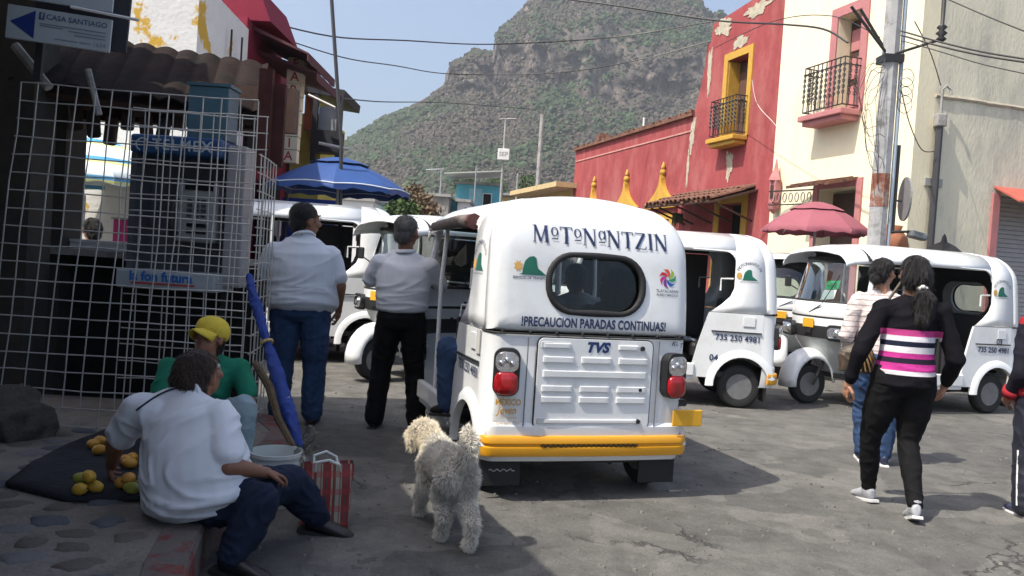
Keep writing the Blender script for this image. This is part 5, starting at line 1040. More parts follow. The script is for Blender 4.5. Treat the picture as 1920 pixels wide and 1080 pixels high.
# the main mototaxi in front of the camera carries the rear print
main = thing('mototaxi', 'white three-wheeled mototaxi seen from behind, large in the centre, with yellow rear bumper', 'mototaxi', (.50, 4.825, 0), math.radians(18), 'white mototaxis')
rear = moto_tree(main)
# front and hood pieces shared by every cab are copied before the rear print goes on
proto_kids = list(main.children)
def cab(label, loc, heading, sc=1, skip=()):
    t = thing('mototaxi', label, 'mototaxi', loc, math.atan2(-heading[0], heading[1]), 'white mototaxis'); t.scale = (sc,) * 3
    for o in proto_kids:
        if o.name.split('.')[0] in skip: continue
        copy_tree(o, t)
    return t
def placed(label, anchor_local, anchor_world, heading, sc=1, skip=()):     # put a local point of the cab on a world point
    th = math.atan2(-heading[0], heading[1]); p = V(anchor_local) * sc; w = V(anchor_world) - V((p.x * math.cos(th) - p.y * math.sin(th), p.x * math.sin(th) + p.y * math.cos(th), 0)); w.z = 0
    return cab(label, w, heading, sc, skip)
c04 = placed('white mototaxi numbered 04 standing just right of the large central one', (-.54, .345, 0), (2.43, 8.7, 0), (-1, .04), 1.03)
cR = placed('white mototaxi facing left behind the two walking women, green card in its windscreen', (0, 2.33, 0), (3.38, 9.35, 0), (-.945, -.33), 1.03, ('mountain_logo',) and ())
cB = placed('mototaxi half hidden at the back between cab 04 and the right-hand cab', (0, 2.33, 0), (at(1462, 600, 11.7).x, 11.7, 0), (-.30, -.95), 1.0)
cL = placed('white mototaxi at far left behind the heavy man in pale polo, its doorway open', (-.54, .345, 0), (at(690, 560, 10.3).x, 10.3, 0), (-.975, -.22), 1.10, ('mountain_logo', 'sun_logo', 'lettering', 'phone_number'))
cM = placed('white mototaxi facing the camera behind the grey haired man in black trousers', (0, 2.33, 0), (at(702, 660, 8.95).x, 8.95, 0), (-.74, -.67), 1.03)
# extra print
MB().box((.605, 1.60, .99), (.012, .76, 1.14)).build('added_dark_curtain', BPL, c04)  # second black sheet added to keep this doorway dark
f4 = lambda x, y: (-.6465, .63 - x, .50 + y); flat(text2d('04', .09, bold=.002), f4).build('cab_number', INK, c04)
f4 = lambda x, y: (-.6465, .33 - x, .80 + y); flat(text2d('03', .09, bold=.002), f4).build('cab_number', INK, cR)
def cards(t, side=1):
    c = V((.14 * side, 2.235, 1.24)); g = lambda x, y: (c.x - x, c.y - y * .28, c.z + y)
    MB().add([g(-.10, -.10), g(.10, -.08), (c.x - .12, c.y - .0, c.z + .02), (c.x + .08, c.y, c.z + .01)], [(0, 1, 2, 3)]).build('windscreen_card', WHT, t)
    q = MB().add([(c.x + .1, c.y - .03, c.z + .02), (c.x - .1, c.y - .03, c.z + .03), (c.x - .1, c.y - .055, c.z + .12), (c.x + .1, c.y - .055, c.z + .11)], [(0, 1, 2, 3)]).build('windscreen_card', mat('green_card', (.03, .5, .16)), t)
    flat(text2d('LIBRE', .06, bold=.002), lambda x, y: (c.x - x, c.y - .0375 + .008 - y * .28, c.z + .07 + y)).build('lettering', mat('dark_green_ink', (.0, .18, .06)), t)
cards(cR, -1); cards(cL, -1)
# rear print of the central cab
g = serif('MoToNaNTZIN', .098); flat(g, lambda x, y: rear(x * 1.05 + .03, 1.535 + y, .005)).build('lettering', INK, main)
flat(text2d('!PRECAUCION PARADAS CONTINUAS!', .0735, bold=.0024, space=1.04), lambda x, y: rear(x * .69, 1.03 + y, .004)).build('lettering', INK, main)
flat(shift2d(text2d("'", .06), 0, 1.07), lambda x, y: rear(x * .8 - .088, y, .004)).build('lettering', INK, main)
f = lambda x, y: rear(x - .40, 1.325 + y, .003)
flat(side_logo(), f).build('mountain_logo', GRN, main)
sun_ = [(-.085 + (.03 if k % 2 else .018) * math.cos(k * PI / 8), .018 + (.036 if k % 2 else .02) * math.sin(k * PI / 8)) for k in range(16)]
flat(poly2d(sun_), lambda x, y: rear(x - .40, 1.325 + y, .002)).build('sun_logo', mat('sun_orange', (.62, .36, .10)), main)
flat(shift2d(text2d('SERVICIO DE TRANSPORTE', .0195, bold=.0004), .002, -.047), f).build('lettering', INK, main)
cols = [(.5, .02, .05), (.60, .08, .02), (.30, .45, .03), (.02, .28, .10), (.02, .10, .40), (.22, .02, .28), (.55, .02, .22)]
for k in range(7):
    a = PI / 2 - k * 2 * PI / 7; pl = []
    for t in range(9): th = t / 8; r = .012 + .042 * th; pl.append((r * math.cos(a + .9 * th), r * math.sin(a + .9 * th)))
    for t in range(9): th = 1 - t / 8; r = .012 + .050 * th; pl.append((r * math.cos(a + .95 + .75 * th - .2), r * math.sin(a + .95 + .75 * th - .2)))
    flat(poly2d(pl), lambda x, y: rear(.462 + x, 1.325 + y, .003)).build('pinwheel_petal', mat('petal%d' % k, cols[k], .5), main)
flat(merge2d(shift2d(text2d('TLAYACAPAN', .024, bold=.0004), 0, .012), shift2d(text2d('PUEBLO MÁGICO', .0185, bold=.0003), 0, -.012)), lambda x, y: rear(.462 + x, 1.235 + y, .003)).build('lettering', mat('soft_ink', (.12, .13, .16)), main)
flat(text2d('TVS', .078, bold=.0045, shear=.28, space=1.05), lambda x, y: (.012 + x * 1.05, -.0165, .895 + y)).build('lettering', mat('navy_badge', (.008, .035, .14), .4), main)
flat(text2d('King', .042, shear=.35), lambda x, y: (.545 + x * 1.1, .006 + max(0, x + .02) * .3, .933 + y)).build('lettering', INK, main)
ORI = mat('orange_print', (.60, .33, .06), .5)
flat(merge2d(shift2d(text2d('MÉXICO', .05, bold=.001), 0, .05), shift2d(text2d('Joven', .062, shear=.3, bold=.001), -.01, .005), shift2d(text2d('en movimiento', .02), .01, -.035), shift2d(text2d('Tlayacapan, Mor.', .029), 0, -.065)), lambda x, y: (-.505 + x * .8, -.004 + max(0, -.555 - (-.505 + x * .8)) * .35 - .0035, .52 + y)).build('lettering', ORI, main)
MB().tube([(-.60, 1.75, 1.595), (-.62, .95, 1.61), (-.605, .62, 1.60)], [.035, .042, .05], 8).build('rolled_side_curtain', mat('dusty_curtain', (.20, .165, .15), .9, .3, 14, .4), main, True)
MB().tube([(-.605, .66, 1.60), (-.605, .60, 1.60)], .052, 8).build('curtain_strap', mat('maroon_strap', (.09, .03, .03)), main)
MB().box((-.645, .20, .89), (.006, .07, .14)).build('door_sticker', mat('sticker', (.5, .5, .48)), main)
bl = MB(); bl.loft([[(-.1 + .4 * i / 8, .9 - .32 * j / 6 , .66 + .02 * math.sin(i * 1.3 + j) - (.12 * max(0, j - 4))) for i in range(9)] for j in range(7)], closed=False)
o = bl.build('patterned_cloth', mat('blue_white_weave', (.28, .33, .42), .9, .7, 60, .2), None, True); tag(o, 'blue and white patterned cloth lying over the edge of the seat of cab 04', 'cloth'); p = c04.matrix_basis @ V((-.35, .1, .0)); o.rotation_euler = (0, 0, PI / 2); o.location = p + V((0, 0, .0))
# ------------------------------------------------------------------ people
SKIN = mat('brown_skin', (.23, .105, .062), .55, .1, 12); SKIN2 = mat('light_brown_skin', (.33, .17, .105), .55, .1, 12); HAIRM = mat('black_hair', (.012, .010, .010), .45, .3, 30, .6, stretch=(6, 6, 1)); EYE = mat('eye_dark', (.03, .02, .018), .2); LIP = mat('lip', (.20, .07, .055), .5)
def hand_mesh(wr, d, pn, size=1, curl=.5, side=1):
    d = V(d).normalized(); pn = V(pn); pn = (pn - d * pn.dot(d)).normalized(); ac = d.cross(pn) * side; k = size; mb = MB(); wr = V(wr)
    Rm = Matrix((ac, d, pn)).transposed(); mb.ell(wr + d * .045 * k, (.041 * k, .052 * k, .017 * k), Rm, 12, 8); mb.caps(wr - d * .03 * k, wr + d * .02 * k, .026 * k, .028 * k)
    for i, (o, L) in enumerate(((-.031, .062), (-.0105, .072), (.0105, .068), (.030, .053))):
        p = wr + d * .085 * k + ac * o * k; a = 0; pts = [wr + d * .05 * k + ac * o * .8 * k, p]
        for j, f in enumerate((.45, .32, .25)):
            a += curl * (.55 + .25 * j) + .06 * i; p = p + (d * math.cos(a) + pn * math.sin(a) + ac * o * 1.2) * L * f * k; pts.append(p)
        mb.limb(pts, [.0095 * k, .0092 * k, .0085 * k, .008 * k, .0068 * k], 7)
    b = wr + d * .02 * k - ac * .03 * k; mb.limb([b, b + (d * .5 - ac * .7 + pn * .3).normalized() * .035 * k, b + (d * .5 - ac * .7 + pn * .3).normalized() * .035 * k + (d * .85 - ac * .2 + pn * .4).normalized() * .045 * k], [.015 * k, .012 * k, .008 * k], 7)
    return solid(mb, .0042 * k, 1)
def rot(yaw=0, pitch=0, roll=0): return Matrix.Rotation(yaw, 3, 'Z') @ Matrix.Rotation(roll, 3, 'Y') @ Matrix.Rotation(-pitch, 3, 'X')
def person(label, J, group=None, loc=(0, 0, 0), rz=0, H=1.65, fat=1.0, skin=SKIN, shirt=None, sleeve=.55, shirt_fit=None, trousers=None, leg=(.088, .062, .046), hemflare=1, shoes=None, hair=HAIRM, hairkind='short', yaw=0, pitch=0, roll=0, hands=((None, .5), (None, .5)), sole=None, belly=.0, fold=.006, name='person', collar=None, face=True, headk=1):
    t = thing(name, label, 'person', loc, rz, group); k = H / 1.7; G = {a: V(b) for a, b in J.items()}
    hc = G['head']; Rh = rot(yaw, pitch, roll); hk = k * headk
    # one continuous skin: trunk, limbs, neck, head, hands
    b = MB(); P = lambda x, y, z: hc + Rh @ (V((x, y, z)) * hk)
    b.ell(hc + Rh @ V((0, -.008, .018)) * hk, (.074 * hk, .094 * hk, .088 * hk), Rh, 18, 12); b.ell(P(0, .018, -.045), (.058 * hk, .070 * hk, .065 * hk), Rh, 16, 10)
    b.ell(P(0, .055, -.082), (.030 * hk, .026 * hk, .022 * hk), Rh); b.caps(P(0, .088, .012), P(0, .106, -.022), .010 * hk, .0155 * hk); b.ell(P(-.011, .098, -.03), (.01 * hk,) * 3); b.ell(P(.011, .098, -.03), (.01 * hk,) * 3)
    b.ell(P(0, .072, .032), (.05 * hk, .016 * hk, .012 * hk), Rh); b.ell(P(0, .081, -.058), (.024 * hk, .012 * hk, .010 * hk), Rh)
    for s in (-1, 1): b.ell(P(s * .042, .066, -.025), (.024 * hk, .02 * hk, .02 * hk), Rh); b.ell(P(s * .078, -.005, -.01), (.010 * hk, .020 * hk, .033 * hk), Rh)
    b.limb([G['neck'] - V((0, 0, .04)), G['neck'], P(0, -.02, -.07)], [.066 * k * fat ** .5, .056 * k * fat ** .5, .055 * k], 12)
    R_ = (G['shR'] - G['shL']).normalized(); pel = G['pelvis']; ch = G['chest']
    b.etube([pel, pel.lerp(ch, .5), ch, ch.lerp(G['neck'], .6)], [.135 * k * fat, .12 * k * fat, .135 * k * fat, .09 * k], [.095 * k * fat, .09 * k * fat, .095 * k, .07 * k], R_)
    for s in 'LR':
        b.limb([ch.lerp(G['sh' + s], .5), G['sh' + s], G['el' + s], G['wr' + s]], [.045 * k, .040 * k * fat ** .4, .039 * k * fat ** .7, .028 * k], 10)
        b.limb([G['hip' + s], G['kn' + s], G['an' + s]], [.07 * k, .048 * k, .034 * k], 10)
    sk = solid(b, .0085 * k, 3); hm = []
    for s, (pn, cu_) in zip('LR', hands):
        w, e = G['wr' + s], G['el' + s]; d = (w - e).normalized(); pn = V(pn) if pn else V((1 if s == 'L' else -1, .3, 0)); hm.append(hand_mesh(w, d, pn, k, cu_, -1 if s == 'L' else 1))
    body = joined([sk] + hm); link('body', body, skin, t)
    if face:
        for s in (-1, 1): 
            e = MB().ell(P(s * .031, .079, .012), (.014 * hk, .010 * hk, .009 * hk), Rh).build('eye', mat('eye_white', (.6, .58, .55), .3), t, True); MB().ell(P(s * .031, .087, .012), (.0065 * hk, .0045 * hk, .0065 * hk), Rh).build('iris', EYE, e, True)
            MB().tube([P(s * .015, .090, .036), P(s * .033, .088, .041), P(s * .052, .076, .035)], .0045 * hk, 5).build('eyebrow', hair, t)
        MB().tube([P(-.02, .087, -.056), P(0, .0945, -.055), P(.02, .087, -.056)], .0055 * hk, 6).build('lips', LIP, t)
    # hair
    hb = MB()
    if hairkind != 'none':
        hb.ell(hc + Rh @ V((0, -.022, .036)) * hk, (.083 * hk, .098 * hk, .084 * hk), Rh, 18, 12); hb.ell(P(0, -.055, -.02), (.072 * hk, .058 * hk, .07 * hk), Rh, 16, 10)
        if hairkind == 'bun': hb.ell(P(0, -.105, -.05), (.05 * hk, .045 * hk, .045 * hk), Rh); hb.ell(P(.0, -.09, .01), (.07 * hk, .05 * hk, .06 * hk), Rh)
        if hairkind == 'pony':
            hb.limb([P(0, -.06, .05), P(0, -.105, -.02), P(.005, -.115, -.09)], [.06 * hk, .05 * hk, .026 * hk], 12); hb.limb([P(.005, -.115, -.09), P(.01, -.14, -.16), P(.01, -.135, -.27), P(.0, -.12, -.37)], [.026 * hk, .062 * hk, .058 * hk, .014 * hk], 12); hb.limb([P(.02, -.13, -.12), P(.05, -.13, -.22), P(.06, -.11, -.33)], [.03 * hk, .035 * hk, .01 * hk], 10)
            hb.ell(P(0, -.055, -.02), (.098 * hk, .075 * hk, .098 * hk), Rh)
        if hairkind == 'wavy':
            hb.ell(P(0, -.035, .02), (.100 * hk, .105 * hk, .095 * hk), Rh, 16, 10); hb.ell(P(0, -.05, -.07), (.098 * hk, .085 * hk, .09 * hk), Rh, 16, 10); hb.ell(P(0, -.045, -.13), (.075 * hk, .06 * hk, .05 * hk), Rh, 14, 8)
            for q in (-1, 1): hb.ell(P(q * .07, .0, -.04), (.035 * hk, .055 * hk, .085 * hk), Rh)
            for q in range(26): a = random.uniform(-2.9, -.2); hb.ell(P(.088 * math.cos(a), -.02 + .085 * math.sin(a), random.uniform(-.13, .07)), (.022 * hk, .022 * hk, .03 * hk), Rh, 8, 6)
        hm_ = solid(hb, .008 * hk, 1 if hairkind == 'wavy' else 2, .006 if hairkind != 'short' else .003, (38, 38, 14)); h = link('hair', hm_, hair, t)
        fz = MB(); vv = [(v.co.copy(), v.normal.copy()) for v in hm_.vertices]; rr_ = random.Random(5)
        for _ in range(1500 if hairkind in ('short', 'none') else 2200):
            c, nv = rr_.choice(vv); dn = V((0, 0, -1)) if hairkind != 'short' else (Rh @ V((0, -.3, -.9)))
            tg = (dn - nv * dn.dot(nv)); sg = .25 if hairkind == 'short' else .09; tg = (tg.normalized() if tg.length > .1 else nv.orthogonal()) + V((rr_.gauss(0, sg), rr_.gauss(0, sg), rr_.gauss(0, sg)))
            L = (.018 if hairkind == 'short' else (.03 if hairkind == 'bun' else .05)) * rr_.uniform(.6, 1.4) * hk; a_ = nv.cross(tg).normalized() * .0016; lf = .28 if hairkind == 'short' else .09; p1 = c + (tg * .6 + nv * lf) * L; p2 = c + (tg * 1.15 + nv * lf * .3) * L
            fz.add([c - nv * .002 - a_, c - nv * .002 + a_, p1 + a_, p1 - a_, p2], [(0, 1, 2, 3), (3, 2, 4)])
        o_ = fz.build('hair_strands', hair, h); o_['kind'] = 'stuff'
        if hairkind == 'pony': MB().lathe([(.028, -.012), (.034, 0), (.028, .012)], 10, P(.005, -.117, -.095)).ell(P(-.01, -.15, -.085), (.016, .01, .012)).build('hair_tie', WHT, h)
    # clothes
    if shirt:
        s = MB(); rx, ry, hem = shirt_fit or ([.19, .175, .19, .20, .12], [.13, .12, .12, .115, .075], 0)
        sp = [pel + (ch - pel).normalized() * hem, pel.lerp(ch, .4), pel.lerp(ch, .8), ch.lerp(G['neck'], .35), ch.lerp(G['neck'], .86)]
        fwd_ = R_.cross((ch - pel).normalized()); fwd_ = V((-fwd_.x, -fwd_.y, -fwd_.z)) if False else V((0, 0, 1)).cross(R_)
        sp = [p + fwd_ * belly * w for p, w in zip(sp, (.5, 1, .4, 0, -.2))]
        s.etube(sp, [a * k for a in rx], [a * k for a in ry], R_, 24)
        for q in 'LR':
            a, e, w = G['sh' + q], G['el' + q], G['wr' + q]; sf = fat ** .6
            if sleeve <= 1: s.limb([ch.lerp(a, .55), a - V((0, 0, .012)), a.lerp(e, sleeve)], [.08 * k * sf, .068 * k * sf, .063 * k * sf], 14)
            else: s.limb([ch.lerp(a, .55), a, e, e.lerp(w, sleeve - 1)], [.08 * k * sf, .068 * k * sf, .056 * k * sf, .043 * k * sf], 14)
            s.limb([ch.lerp(G['neck'], .93), a - V((0, 0, .016))], [.058 * k * fat ** .5, .050 * k], 12)
        sm_ = solid(s, .0095 * k, 4, fold, (4.5, 4.5, 9), random.random() * 9); link('shirt', sm_, shirt, t); t['shirt_mesh'] = sm_.name
        if collar:
            up = (P(0, -.02, -.07) - G['neck']).normalized(); Rc = up.to_track_quat('Z', 'Y').to_matrix(); MB().lathe([(.080 * k * fat ** .4, -.022), (.082 * k * fat ** .4, -.012), (.070 * k * fat ** .4, .006), (.062 * k * fat ** .4, .007), (.060 * k, -.01)], 20, G['neck'] + up * .016 * k, Rc).build('collar', collar, t, True)
    if trousers:
        s = MB(); up = (ch - pel).normalized(); hw = (G['hipR'] - G['hipL']).length / 2
        s.etube([pel - up * .09 * k, pel - up * .02 * k, pel + up * .05 * k], [(hw + leg[0] * .95), (hw + leg[0] * .98), (hw + leg[0] * .8)], [leg[0] * 1.2, leg[0] * 1.28, leg[0] * 1.1], G['hipR'] - G['hipL'], 20)
        for q in 'LR': s.limb([G['hip' + q], G['hip' + q].lerp(G['kn' + q], .5), G['kn' + q], G['kn' + q].lerp(G['an' + q], .45), G['an' + q]], [leg[0], leg[0] * .92, leg[1], leg[1] * .97 if hemflare >= 1 else leg[1] * .93, leg[2] * hemflare], 14)
        link('trousers', solid(s, .0095 * k, 4, fold * .8, (9, 9, 12), random.random() * 9), trousers, t)
    if shoes:
        for q in 'LR':
            a = G['an' + q]; d = G.get('toe' + q, a + V((0, .15 * k, 0))) - a; d = V((d.x, d.y, d.z)); L = d.length; d = d.normalized(); zf = a - V((0, 0, .055 * k))
            rt = d.cross(V((0, 0, 1))).normalized(); s = MB(); heel = zf - d * .05 * k
            s.etube([heel + V((0, 0, .012)), zf + V((0, 0, .02)), zf + d * .08 * k + V((0, 0, .008)), zf + d * .15 * k, zf + d * .19 * k - V((0, 0, .006))], [.030 * k, .036 * k, .041 * k, .043 * k, .028 * k], [.04 * k, .045 * k, .035 * k, .026 * k, .016 * k], rt, 14); s.limb([zf + V((0, 0, .02)), a + V((0, 0, .012))], [.042 * k, .043 * k])
            sh_ = link('shoe', solid(s, .007 * k, 2), shoes, t)
            prof = [(-.09, .032), (-.04, .036), (.05, .036), (.12, .044), (.18, .038), (.212, .018)]; pl = [(x, w) for x, w in prof] + [(x, -w) for x, w in reversed(prof)]
            nrm = rt.cross(d); MB().prism(pl, lambda u, w, dd: zf + d * u * k + rt * w * k - nrm * (-.0) - V((0, 0, .0)) + nrm * dd, -.042 * k, -.022 * k).build('sole', sole or RUB, sh_, bevel=.004)
    return t, G, P, Rh
def stand(H, w=1.0, lean=(0, 0), stance=.09, hipz=.5, hipw=.055):
    k = H; lx, ly = lean
    J = dict(pelvis=(0, 0, .535 * k), chest=(lx * .6, ly * .6, .735 * k), neck=(lx, ly, .835 * k), head=(lx * 1.1, ly * 1.15 + .02, .93 * k))
    for s, q in ((-1, 'L'), (1, 'R')):
        J.update({'sh' + q: (lx + s * .106 * k * w, ly, .787 * k), 'el' + q: (lx + s * .135 * k * w, ly - .01, .62 * k), 'wr' + q: (lx + s * .135 * k * w, ly + .06, .475 * k), 'hip' + q: (s * hipw * k, 0, hipz * k), 'kn' + q: (s * (hipw + stance) / 2 * k * 1.05, .015, .275 * k), 'an' + q: (s * stance * k, -.01, .052 * k)})
    return J
POLO = mat('pale_polo', (.62, .66, .72), .85, .05, 5, .04, bscale=160); POLO2 = mat('white_polo', (.68, .70, .74), .85, .05, 5, .04, bscale=160)
JEAN = mat('blue_denim', (.032, .062, .135), .9, .35, 9, .3, bscale=200); DJEAN = mat('dark_denim', (.014, .02, .042), .9, .3, 9, .3, bscale=200); BLK = mat('black_trouser', (.005, .005, .006), .85, .2, 8, .2, bscale=120); LJEAN = mat('pale_denim', (.24, .32, .36), .9, .2, 9, .3, bscale=200); LEA = mat('black_leather', (.014, .012, .012), .4, .2, 12); BRL = mat('brown_leather', (.07, .04, .028), .5, .25, 14)
# heavy man, back to us
J = stand(1.74, 1.2, (-.02, .02), .075, hipw=.062); J['shR'] = (.195, .02, 1.33); J['shL'] = (-.235, .02, 1.335); J['elR'] = (.285, .02, 1.09); J['wrR'] = (.27, .12, .90); J['head'] = (-.015, .055, 1.585); J['elL'] = (-.31, .05, 1.10); J['wrL'] = (-.22, .26, 1.02)
person('heavy man in pale polo and blue jeans standing beside the wire cage', J, loc=(-1.63, 6.48, 0), rz=.05, H=1.74, fat=1.45, shirt=POLO, sleeve=.72, shirt_fit=([.275, .28, .265, .245, .13], [.225, .235, .205, .165, .09], -.02), trousers=JEAN, leg=(.125, .092, .082), shoes=BRL, yaw=-.9, hairkind='short', belly=.05, collar=POLO, fold=.006, headk=1.14)
# grey haired man, arms folded
J = stand(1.66, 1.12, (.0, .0), .10, hipw=.055); J['elL'] = (-.285, .07, 1.13); J['wrL'] = (.02, .30, 1.17); J['elR'] = (.29, .09, 1.13); J['wrR'] = (-.04, .28, 1.22)
person('grey haired man in white polo and black trousers with arms folded', J, loc=(-.85, 6.5, 0), rz=-.05, H=1.66, fat=1.15, shirt=POLO2, sleeve=.85, shirt_fit=([.205, .215, .225, .21, .12], [.145, .155, .15, .125, .08], .05), trousers=BLK, leg=(.108, .082, .078), shoes=LEA, hair=mat('grey_hair', (.10, .095, .09), .7, .3, 30), yaw=-.35, collar=POLO2, fold=.006, headk=1.12, hands=(((0, -1, 0), .5), ((0, -1, 0), .5)))
# woman with the striped black jumper
SWM = bands('striped_jumper', 2, [(0, (.006, .0055, .008)), (.842, (.62, .60, .62)), (.868, (.42, .035, .22)), (.912, (.02, .015, .03)), (.938, (.42, .035, .22)), (.975, (.60, .58, .62)), (1.012, (.012, .016, .035)), (1.04, (.58, .57, .62)), (1.072, (.42, .05, .20)), (1.108, (.006, .0055, .008)), (1.6, (.006, .0055, .008))], xlim=.183)
J = stand(1.56, 1.02, (.02, .01), .05, hipw=.058); J.update(knL=(-.125, .12, .42), anL=(-.075, .22, .085), toeL=(-.10, .37, .06), knR=(.065, .03, .43), anR=(.045, -.19, .10), toeR=(.07, -.06, .055), elL=(-.29, -.05, .96), wrL=(-.315, .02, .755), elR=(.27, -.06, .95), wrR=(.29, .10, .78))
SNK = mat('grey_sneaker', (.33, .34, .37), .7, .2, 20, .2); SOLEW = mat('white_sole', (.6, .6, .6), .6)
person('young woman in black jumper with pink and white stripes, walking away', J, loc=(2.40, 5.02, 0), rz=-.06, H=1.56, fat=1.02, skin=SKIN2, shirt=SWM, sleeve=1.85, shirt_fit=([.205, .172, .168, .175, .10], [.172, .13, .125, .11, .07], -.06), trousers=BLK, leg=(.105, .062, .044), shoes=SNK, sole=SOLEW, hairkind='pony', yaw=.1, fold=.005, hands=(((1, .2, 0), .9), (None, .5)))
# woman with the pale striped blouse
BLM = bands('striped_blouse', 2, [(0, (.62, .55, .53)), (.03, (.30, .24, .24)), (.037, (.62, .55, .53))], .042, bump=.4)
J = stand(1.58, 1.0, (.0, .0), .06, hipw=.058); J['elL'] = (-.24, -.02, .98); J['wrL'] = (-.2, .14, .80); J['anL'] = (-.05, .06, .085); J['knL'] = (-.07, .08, .43)
person('woman in pale striped blouse and jeans, left of the black jumper', J, loc=(2.83, 6.36, 0), rz=-.25, H=1.58, fat=1.05, skin=SKIN2, shirt=BLM, sleeve=1.6, shirt_fit=([.18, .165, .17, .175, .105], [.14, .125, .125, .11, .07], .0), trousers=JEAN, leg=(.11, .072, .056), shoes=mat('navy_shoe', (.02, .025, .06), .6), sole=SOLEW, hairkind='bun', yaw=-.75, fold=.008)
t = thing('shoulder_bag', 'brown leather shoulder bag with tassels hanging between the two walking women', 'bag', at(1606, 672, 5.2)); me = solid(MB().ell((0, 0, 0), (.12, .06, .095)).box((0, 0, -.03), (.2, .08, .11)), .009, 5, .006); link('body', me, mat('olive_brown_leather', (.075, .055, .038), .55, .3, 12, .2), t); MB().tube([(-.02, 0, .08), (.1, -.05, .3), (.22, -.08, .52)], .010, 6).build('strap', mat('strap_brown', (.10, .08, .065), .6), t)
for k in range(5): MB().tube([(-.03 + .02 * k, -.075, .06), (-.01 + .025 * k, -.085, -.02), (.0 + .03 * k, -.08, -.07)], .006, 5).build('tassel', mat('gold_brown', (.3, .2, .09), .5), t)
# person at the right edge
J = stand(1.50, 1.08, (0, 0), .07, hipw=.06); J['elL'] = (-.235, -.04, .90); J['wrL'] = (-.215, .07, .745)
JK = bands('track_jacket', 2, [(0, (.014, .014, .022)), (1.185, (.30, .02, .03)), (1.23, (.014, .014, .022)), (1.6, (.014, .014, .022))])
t, G, P, Rh = person('person in dark tracksuit with red cuffs walking off the right edge', J, loc=(3.345, 5.1, 0), rz=.1, H=1.50, fat=1.15, shirt=JK, sleeve=1.72, shirt_fit=([.195, .19, .19, .19, .11], [.15, .14, .14, .12, .07], -.06), trousers=mat('navy_track', (.013, .014, .026), .6, .2, 6, .2), leg=(.112, .088, .08), shoes=mat('navy_trainer', (.03, .035, .07), .6), sole=SOLEW, hairkind='short', hands=(((1, .2, 0), .7), (None, .5)))
for q in 'LR':
    e, w = G['el' + q], G['wr' + q]; d = (w - e).normalized(); c = e.lerp(w, .78); MB().tube([c, c + d * .05], [.05, .047], 14).build('cuff', mat('red_knit', (.30, .02, .03), .8), t, True)
    h, k_, a = G['hip' + q], G['kn' + q], G['an' + q]; sd = -1 if q == 'L' else 1; MB().tube([k_ + V((sd * .083, -.02, 0)), k_.lerp(a, .5) + V((sd * .083, -.02, 0)), a + V((sd * .078, -.02, 0))], .006, 5).build('piping', WHT, t)
MB().tube([G['pelvis'] + V((-.19, 0, -.03)) , G['pelvis'] + V((-.15, -.12, -.03)), G['pelvis'] + V((0, -.17, -.03)), G['pelvis'] + V((.17, -.1, -.03))], .035, 8).build('jacket_hem', mat('red_knit', (.30, .02, .03)), t, True)
# seated woman in the foreground (joints relative to the kerb she sits on)
J = dict(pelvis=(-.07, .03, .31), chest=(-.135, .04, .56), neck=(-.165, .07, .695), head=(-.135, .14, .775), shL=(-.355, .07, .63), shR=(.01, .01, .63), elL=(-.50, .17, .44), wrL=(-.59, .33, .30), elR=(.085, -.08, .44), wrR=(.19, .06, .385), hipL=(-.11, .10, .27), hipR=(.02, -.02, .27), knR=(.24, .32, .275), anR=(.35, .45, .085), toeR=(.49, .45, .06), knL=(.21, -.04, .285), anL=(.135, -.12, .085), toeL=(.28, -.14, .06))
t, G, P, Rh = person('heavy woman in white polo and dark jeans seated on the kerb', J, loc=(-1.21, 3.5, 0), H=1.58, fat=1.35, shirt=POLO2, sleeve=.72, shirt_fit=([.255, .245, .225, .205, .115], [.235, .215, .18, .14, .08], -.05), trousers=DJEAN, leg=(.115, .088, .062), shoes=LEA, hair=mat('dark_brown_hair', (.034, .016, .010), .6, .4, 30, .8), hairkind='bun', yaw=-.45, pitch=-.35, collar=POLO2, fold=.0075, headk=1.08, hands=((None, .6), ((0, 0, -1), .6)))
sm_ = bpy.data.meshes[t['shirt_mesh']]; bv_ = BVHTree.FromPolygons([v.co + V(t.location) for v in sm_.vertices], [tuple(p.vertices) for p in sm_.polygons]); st_ = []
for q in range(15):
    u = q / 14; h_ = bv_.ray_cast(V((0, 0, CH)), ray(352 - 96 * u, 724 + 46 * u - 9 * math.sin(PI * u)).normalized())[0]
    if h_: st_.append(h_ - V(t.location) + V((0, -.002, .002)))
if len(st_) > 2: MB().tube(st_, .0042, 6).build('collar_stripe', mat('navy_piping', (.012, .016, .04)), t)
# yellow cap vendor facing us
J = dict(pelvis=(0, 0, .38), chest=(-.01, .08, .60), neck=(-.02, .13, .735), head=(-.01, .19, .845), shL=(-.19, .10, .685), shR=(.17, .10, .685), elL=(-.24, .2, .50), wrL=(-.10, .36, .46), elR=(.23, .2, .50), wrR=(.12, .36, .45), hipL=(-.09, .03, .36), hipR=(.09, .03, .36), knL=(-.16, .38, .49), anL=(-.14, .40, .09), knR=(.16, .38, .47), anR=(.17, .33, .09))
t, G, P, Rh = person('vendor in yellow cap and green T-shirt seated facing us behind the woman in white', J, loc=(-1.71, 4.62, 0), rz=math.radians(-150), H=1.55, fat=1.0, shirt=mat('green_tshirt', (.015, .17, .10), .85, .12, 6, .2), sleeve=.75, shirt_fit=([.18, .175, .18, .18, .10], [.14, .13, .125, .11, .07], .0), trousers=LJEAN, leg=(.095, .08, .075), shoes=BRL, hairkind='short', yaw=-.75, pitch=-.45, fold=.007)
cp = MB(); cp.ell(P(0, -.012, .055), (.090, .106, .078), Rh, 18, 12); me = solid(cp, .007, 2, .002); h = link('cap', me, mat('yellow_cotton', (.62, .47, .06), .85, .08, 8, .15, bscale=120), t); rg = []
